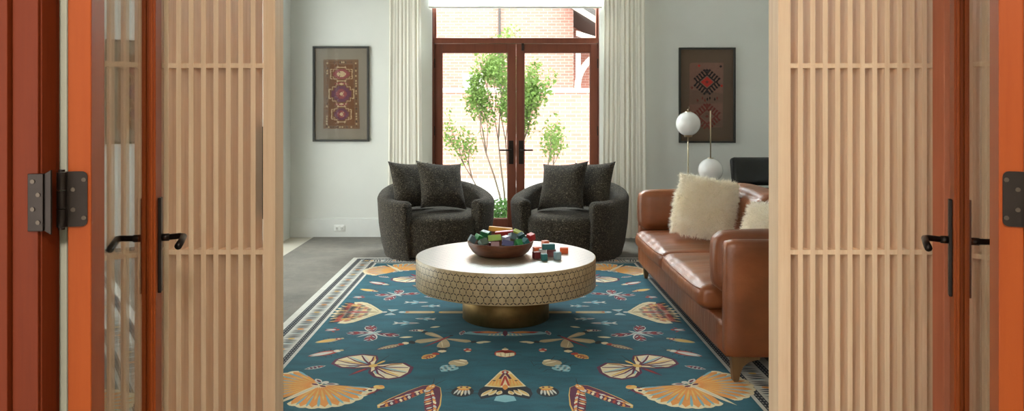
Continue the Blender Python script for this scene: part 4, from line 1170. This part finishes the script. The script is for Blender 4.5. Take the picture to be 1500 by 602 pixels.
IN_BOWL = [
    ('small maroon block buried at the bottom left of the bowl', (0.05, 0.05, 0.028), 'maroon', (-0.0726, -0.04, 0.028), (0.0, 0.0, 20.0)),
    ('small ochre block buried at the bottom right of the bowl', (0.05, 0.045, 0.028), 'ochre', (0.0814, -0.03, 0.028), (0.0, 0.0, 40.0)),
    ('small navy block buried at the rear left of the bowl', (0.06, 0.045, 0.03), 'navy', (-0.0658, 0.05, 0.029), (0.0, 0.0, 10.0)),
    ('small green block buried at the rear right of the bowl', (0.05, 0.05, 0.03), 'green', (0.0736, 0.05, 0.03), (0.0, 0.0, 15.0)),
    ('maroon block behind the lime block under the ochre plank in the bowl', (0.055, 0.042, 0.042), 'maroon', (-0.0493, 0.1, 0.038), (0.0, 4.0, 12.0)),
    ('pale blue block at the rear of the bowl behind the slate cube', (0.05, 0.042, 0.042), 'sky', (0.0828, 0.1, 0.067), (0.0, 0.0, 30.0)),
    ('slate grey block at the far left rim of the wooden bowl', (0.042, 0.04, 0.04), 'slate', (-0.1738, -0.0456, 0.1060), (0.1, 31.9, 13.7)),
    ('grey green block leaning on the front left rim of the bowl', (0.05, 0.04, 0.04), 'greygreen', (-0.1041, -0.1345, 0.099), (-31.1, -10.9, 34.6)),
    ('dull mauve block on the front rim of the bowl left of the navy one', (0.05, 0.036, 0.036), 'mauve', (-0.0323, -0.165, 0.089), (-18.5, 1.9, 5.3)),
    ('navy blue block lying on the front rim of the bowl', (0.07, 0.038, 0.036), 'navy', (0.047, -0.1538, 0.095), (-19.7, 9.6, -10.3)),
    ('bright green block on the front right rim of the bowl', (0.042, 0.04, 0.04), 'green', (0.1104, -0.1289, 0.094), (-34.1, -0.2, 28.9)),
    ('teal block on the right side of the bowl below the red cube', (0.04, 0.04, 0.04), 'teal', (0.1524, -0.0789, 0.091), (4.4, -31.7, 42.7)),
    ('red cube at the far right rim of the wooden bowl', (0.04, 0.04, 0.04), 'red', (0.1929, -0.0056, 0.113), (10.1, -15.9, 37.4)),
    ('mid green slat at the left of the block pile in the bowl', (0.06, 0.038, 0.03), 'green', (-0.129, -0.0459, 0.114), (21.5, 23.8, 45.7)),
    ('dark teal block behind the teal block at the right of the bowl', (0.04, 0.04, 0.04), 'dteal', (0.1566, 0.06, 0.089), (0.0, -15.0, 10.0)),
    ('lime green long block facing front in the middle of the bowl', (0.078, 0.036, 0.036), 'lime', (-0.0351, -0.1153, 0.124), (-12.2, -4.8, 3.4)),
    ('pale lilac block between the lime and slate blocks in the bowl', (0.04, 0.036, 0.036), 'lilac', (0.0347, -0.0998, 0.115), (3.0, -8.2, 42.1)),
    ('slate blue grey cube on top at the right of the lime block', (0.042, 0.042, 0.042), 'slate', (0.0739, -0.07, 0.123), (-20.6, 19.5, 30.2)),
    ('dark teal block between the slate cube and the red cube in the bowl', (0.04, 0.038, 0.036), 'dteal', (0.1312, 0.0145, 0.114), (15.3, -24.7, 18.6)),
    ('dark green block on top at the left of the bowl', (0.055, 0.038, 0.036), 'dgreen', (-0.095, 0.0, 0.13), (10.0, 12.0, -25.0)),
    ('long red plank on top of the block pile in the bowl', (0.115, 0.034, 0.024), 'red', (0.0241, -0.0139, 0.139), (8.1, -6.2, -7.9)),
    ('yellow green slat tilted at the right of the red plank', (0.062, 0.034, 0.024), 'yellowgreen', (0.1104, 0.0747, 0.127), (19.5, 18.7, -24.9)),
    ('long ochre yellow plank across the back of the bowl pile', (0.15, 0.036, 0.028), 'ochre', (0.0004, 0.0797, 0.147), (-0.9, 4.1, -6.1)),
]
for lab, size, colr, p, r in IN_BOWL:
    M4 = Matrix.Translation((BX+p[0], BY+p[1], TZ+.0008+p[2])) @ Matrix.Rotation(R(r[2]),4,'Z') @ Matrix.Rotation(R(r[1]),4,'Y') @ Matrix.Rotation(R(r[0]),4,'X')
    block(lab, size, colr, M4, 'wooden blocks heaped in the bowl')
ON_TABLE = [
    ('small teal cube at the front of the loose blocks on the table', (.036,.036,.038), 'teal', (.236,4.478,0), 12),
    ('dark red cube left of the small teal cube on the table', (.042,.042,.040), 'maroon', (.193,4.535,0), 22),
    ('grey blue upright block at the front right of the loose blocks', (.036,.034,.046), 'sky', (.319,4.500,0), 32),
    ('dark maroon block under the long teal block on the table', (.058,.040,.042), 'maroon', (.288,4.600,0), -4),
    ('white block behind the small teal cube on the table', (.040,.040,.042), 'white', (.234,4.620,0), 14),
    ('orange red block beside the bowl behind the dark red cube', (.050,.040,.038), 'orange', (.205,4.715,0), 18),
    ('bright orange block at the far right of the loose blocks', (.052,.036,.036), 'orange', (.376,4.705,0), -8),
    ('salmon block furthest back among the loose blocks', (.040,.040,.042), 'salmon', (.268,4.930,0), 24),
    ('pale lilac block behind the long teal block on the table', (.044,.036,.036), 'lilac', (.300,4.800,0), -15),
    ('long teal block lying on top of the loose blocks', (.078,.036,.034), 'teal', (.270,4.606,.0426), 5),
]
for lab, size, colr, p, rz in ON_TABLE:
    block(lab, size, colr, Matrix.Translation((p[0], p[1], TZ+.0006+p[2]+size[2]/2)) @ Matrix.Rotation(R(rz),4,'Z'), 'loose wooden blocks beside the bowl')


# ------------------------------------------------------------------ courtyard seen through the garden doors
mb = MB(); mb.box(-20, 20, YB+.2, 42, -.14, -.02)
tag(mb.build('courtyard_paving', M['paving'], None), 'pale sunlit paving of the courtyard outside the garden doors', 'paving', kind='structure')
gw = thing('garden_wall', 'brick garden wall with a pale coping across the courtyard', 'wall', (0, 15.5, -.02))
mb = MB(); mb.box(-10, 12, 0, .3, 0, 1.80); mb.build('brickwork', M['brick'], gw)
mb = MB(); mb.box(-10, 12, -.05, .35, 1.801, 1.90); mb.build('coping', M['coping'], gw, bevel=.01)
pq = thing('wall_planter', 'small white box standing on the garden wall coping', 'planter', (-.66, 15.62, 1.8815))
mb = MB(); mb.box(-.22,.22,-.1,.1,0,.26); mb.box(-.25,.25,-.12,.12,.26,.30); mb.build('box', M['coping'], pq, bevel=.01)
mb = MB(); mb.box(.02,.10,-.104,-.1002,.05,.22); mb.box(-.08,-.03,-.104,-.1002,.05,.22); mb.build('slots', M['darkslot'], pq)
bb = thing('brick_building', 'pink brick house with a gabled porch beyond the garden wall', 'building', (0, 20, -.02))
mb = MB(); mb.box(-12, 1.85, 0, 4, 0, 7.5); mb.box(1.85, 12, 2.5, 4, 0, 7.5); mb.build('walls', M['brick'], bb)
mb = MB(); mb.tube([(-.15,-.08,.1),(-.15,-.08,7.2)], .035, 10); mb.build('downspout', M['roof'], bb)
mb = MB(); mb.prism([(1.55,4.55),(3.6,3.30),(3.6,3.12),(1.55,4.37)], -.9, 2.5); mb.build('porch_roof', M['roof'], bb)
mb = MB(); mb.prism([(1.50,4.40),(3.6,3.11),(3.6,2.95),(1.50,4.24)], -.98, -.9); mb.prism([(1.86,3.55),(3.5,3.05),(3.5,2.9),(1.86,3.42)], -.75, -.65); mb.build('porch_fascia', M['coping'], bb)
mb = MB()
pts = [(1.90+1.0*(1-math.cos(a)), -.6, 3.05-1.0+1.0*math.sin(a)) for a in [i/10*PI/2 for i in range(11)]]
mb.tube(pts, .085, 10); mb.box(1.86, 1.98, -.66, -.54, 1.95, 3.3); mb.build('porch_bracket', M['coping'], bb)
def foliage(mb, c, rad, n, r, size, shape=1.0):
    for i in range(n):
        while True:
            p = Vector((r.uniform(-1,1), r.uniform(-1,1), r.uniform(-1,1)))
            if p.length < 1: break
        p = Vector((p.x*rad[0], p.y*rad[1], p.z*rad[2])) + Vector(c)
        d = Vector((r.uniform(-1,1), r.uniform(-1,1), r.uniform(-.6,1))).normalized(); e = d.cross(Vector((r.uniform(-1,1), r.uniform(-1,1), r.uniform(-1,1)))).normalized()
        s_ = size*r.uniform(.6,1.25)
        mb.add([p, p+d*s_*.5+e*s_*.28, p+d*s_, p+d*s_*.5-e*s_*.28], [(0,1,2,3)], 0, False)
tr = thing('courtyard_tree', 'young multi-stemmed tree with light green leaves outside the garden doors', 'tree', (.02, 9.6, -.02))
r_ = random.Random(21); bk = MB(); lf = MB()
def limb(p, d, L_, rad, depth, tip_leaves):
    spread = .34 if depth == 2 else .6
    pts = [p]; q = Vector(p); dd = Vector(d).normalized()
    for i in range(4):
        q = q+dd*L_/4; dd = (dd+Vector((r_.uniform(-.12,.12), r_.uniform(-.12,.12), .05))).normalized(); pts.append(q.copy())
    bk.tube(pts, [rad*(1-.16*i) for i in range(5)], 6)
    if depth == 0:
        for k in (2,3,4): foliage(lf, pts[k], (.10,.11,.13), tip_leaves, r_, .055)
        return
    for i in range(4):
        s_ = pts[r_.choice((2,3,3,4))]; nd = (dd*1.0+Vector((r_.uniform(-spread,spread), r_.uniform(-.5,.5), r_.uniform(.0,.5)))).normalized()
        limb(s_, nd, L_*r_.uniform(.42,.6), rad*.5, depth-1, tip_leaves)
for (dx, dy, L_, nl) in ((-.05,.05,1.85,30),(.13,-.02,1.75,30),(.04,.12,1.9,28),(-.15,-.1,1.65,28),(.20,.08,1.6,28),(-.56,.02,1.12,9),(.60,-.05,1.12,10)):
    limb((dx*.25,dy*.3,0), (dx*1.25,dy,1), L_*.70, .016, 2, nl)
bk.build('stems', M['bark'], tr); lf.build('foliage', M['leaf'], tr, recalc=False)
sh = thing('low_shrub', 'small round green shrub at the foot of the courtyard tree', 'shrub', (-.04, 8.95, -.02))
r_ = random.Random(5); mb = MB(); foliage(mb, (0,0,.14), (.24,.20,.15), 1100, r_, .045); mb.build('foliage', M['shrubleaf'], sh, recalc=False)
mb = MB()
for k in range(7): a = k*.9; mb.tube([(0,0,0),(.08*math.cos(a),.07*math.sin(a),.10),(.15*math.cos(a),.13*math.sin(a),.19)], [.008,.006,.003], 6)
mb.build('stems', M['bark'], sh)
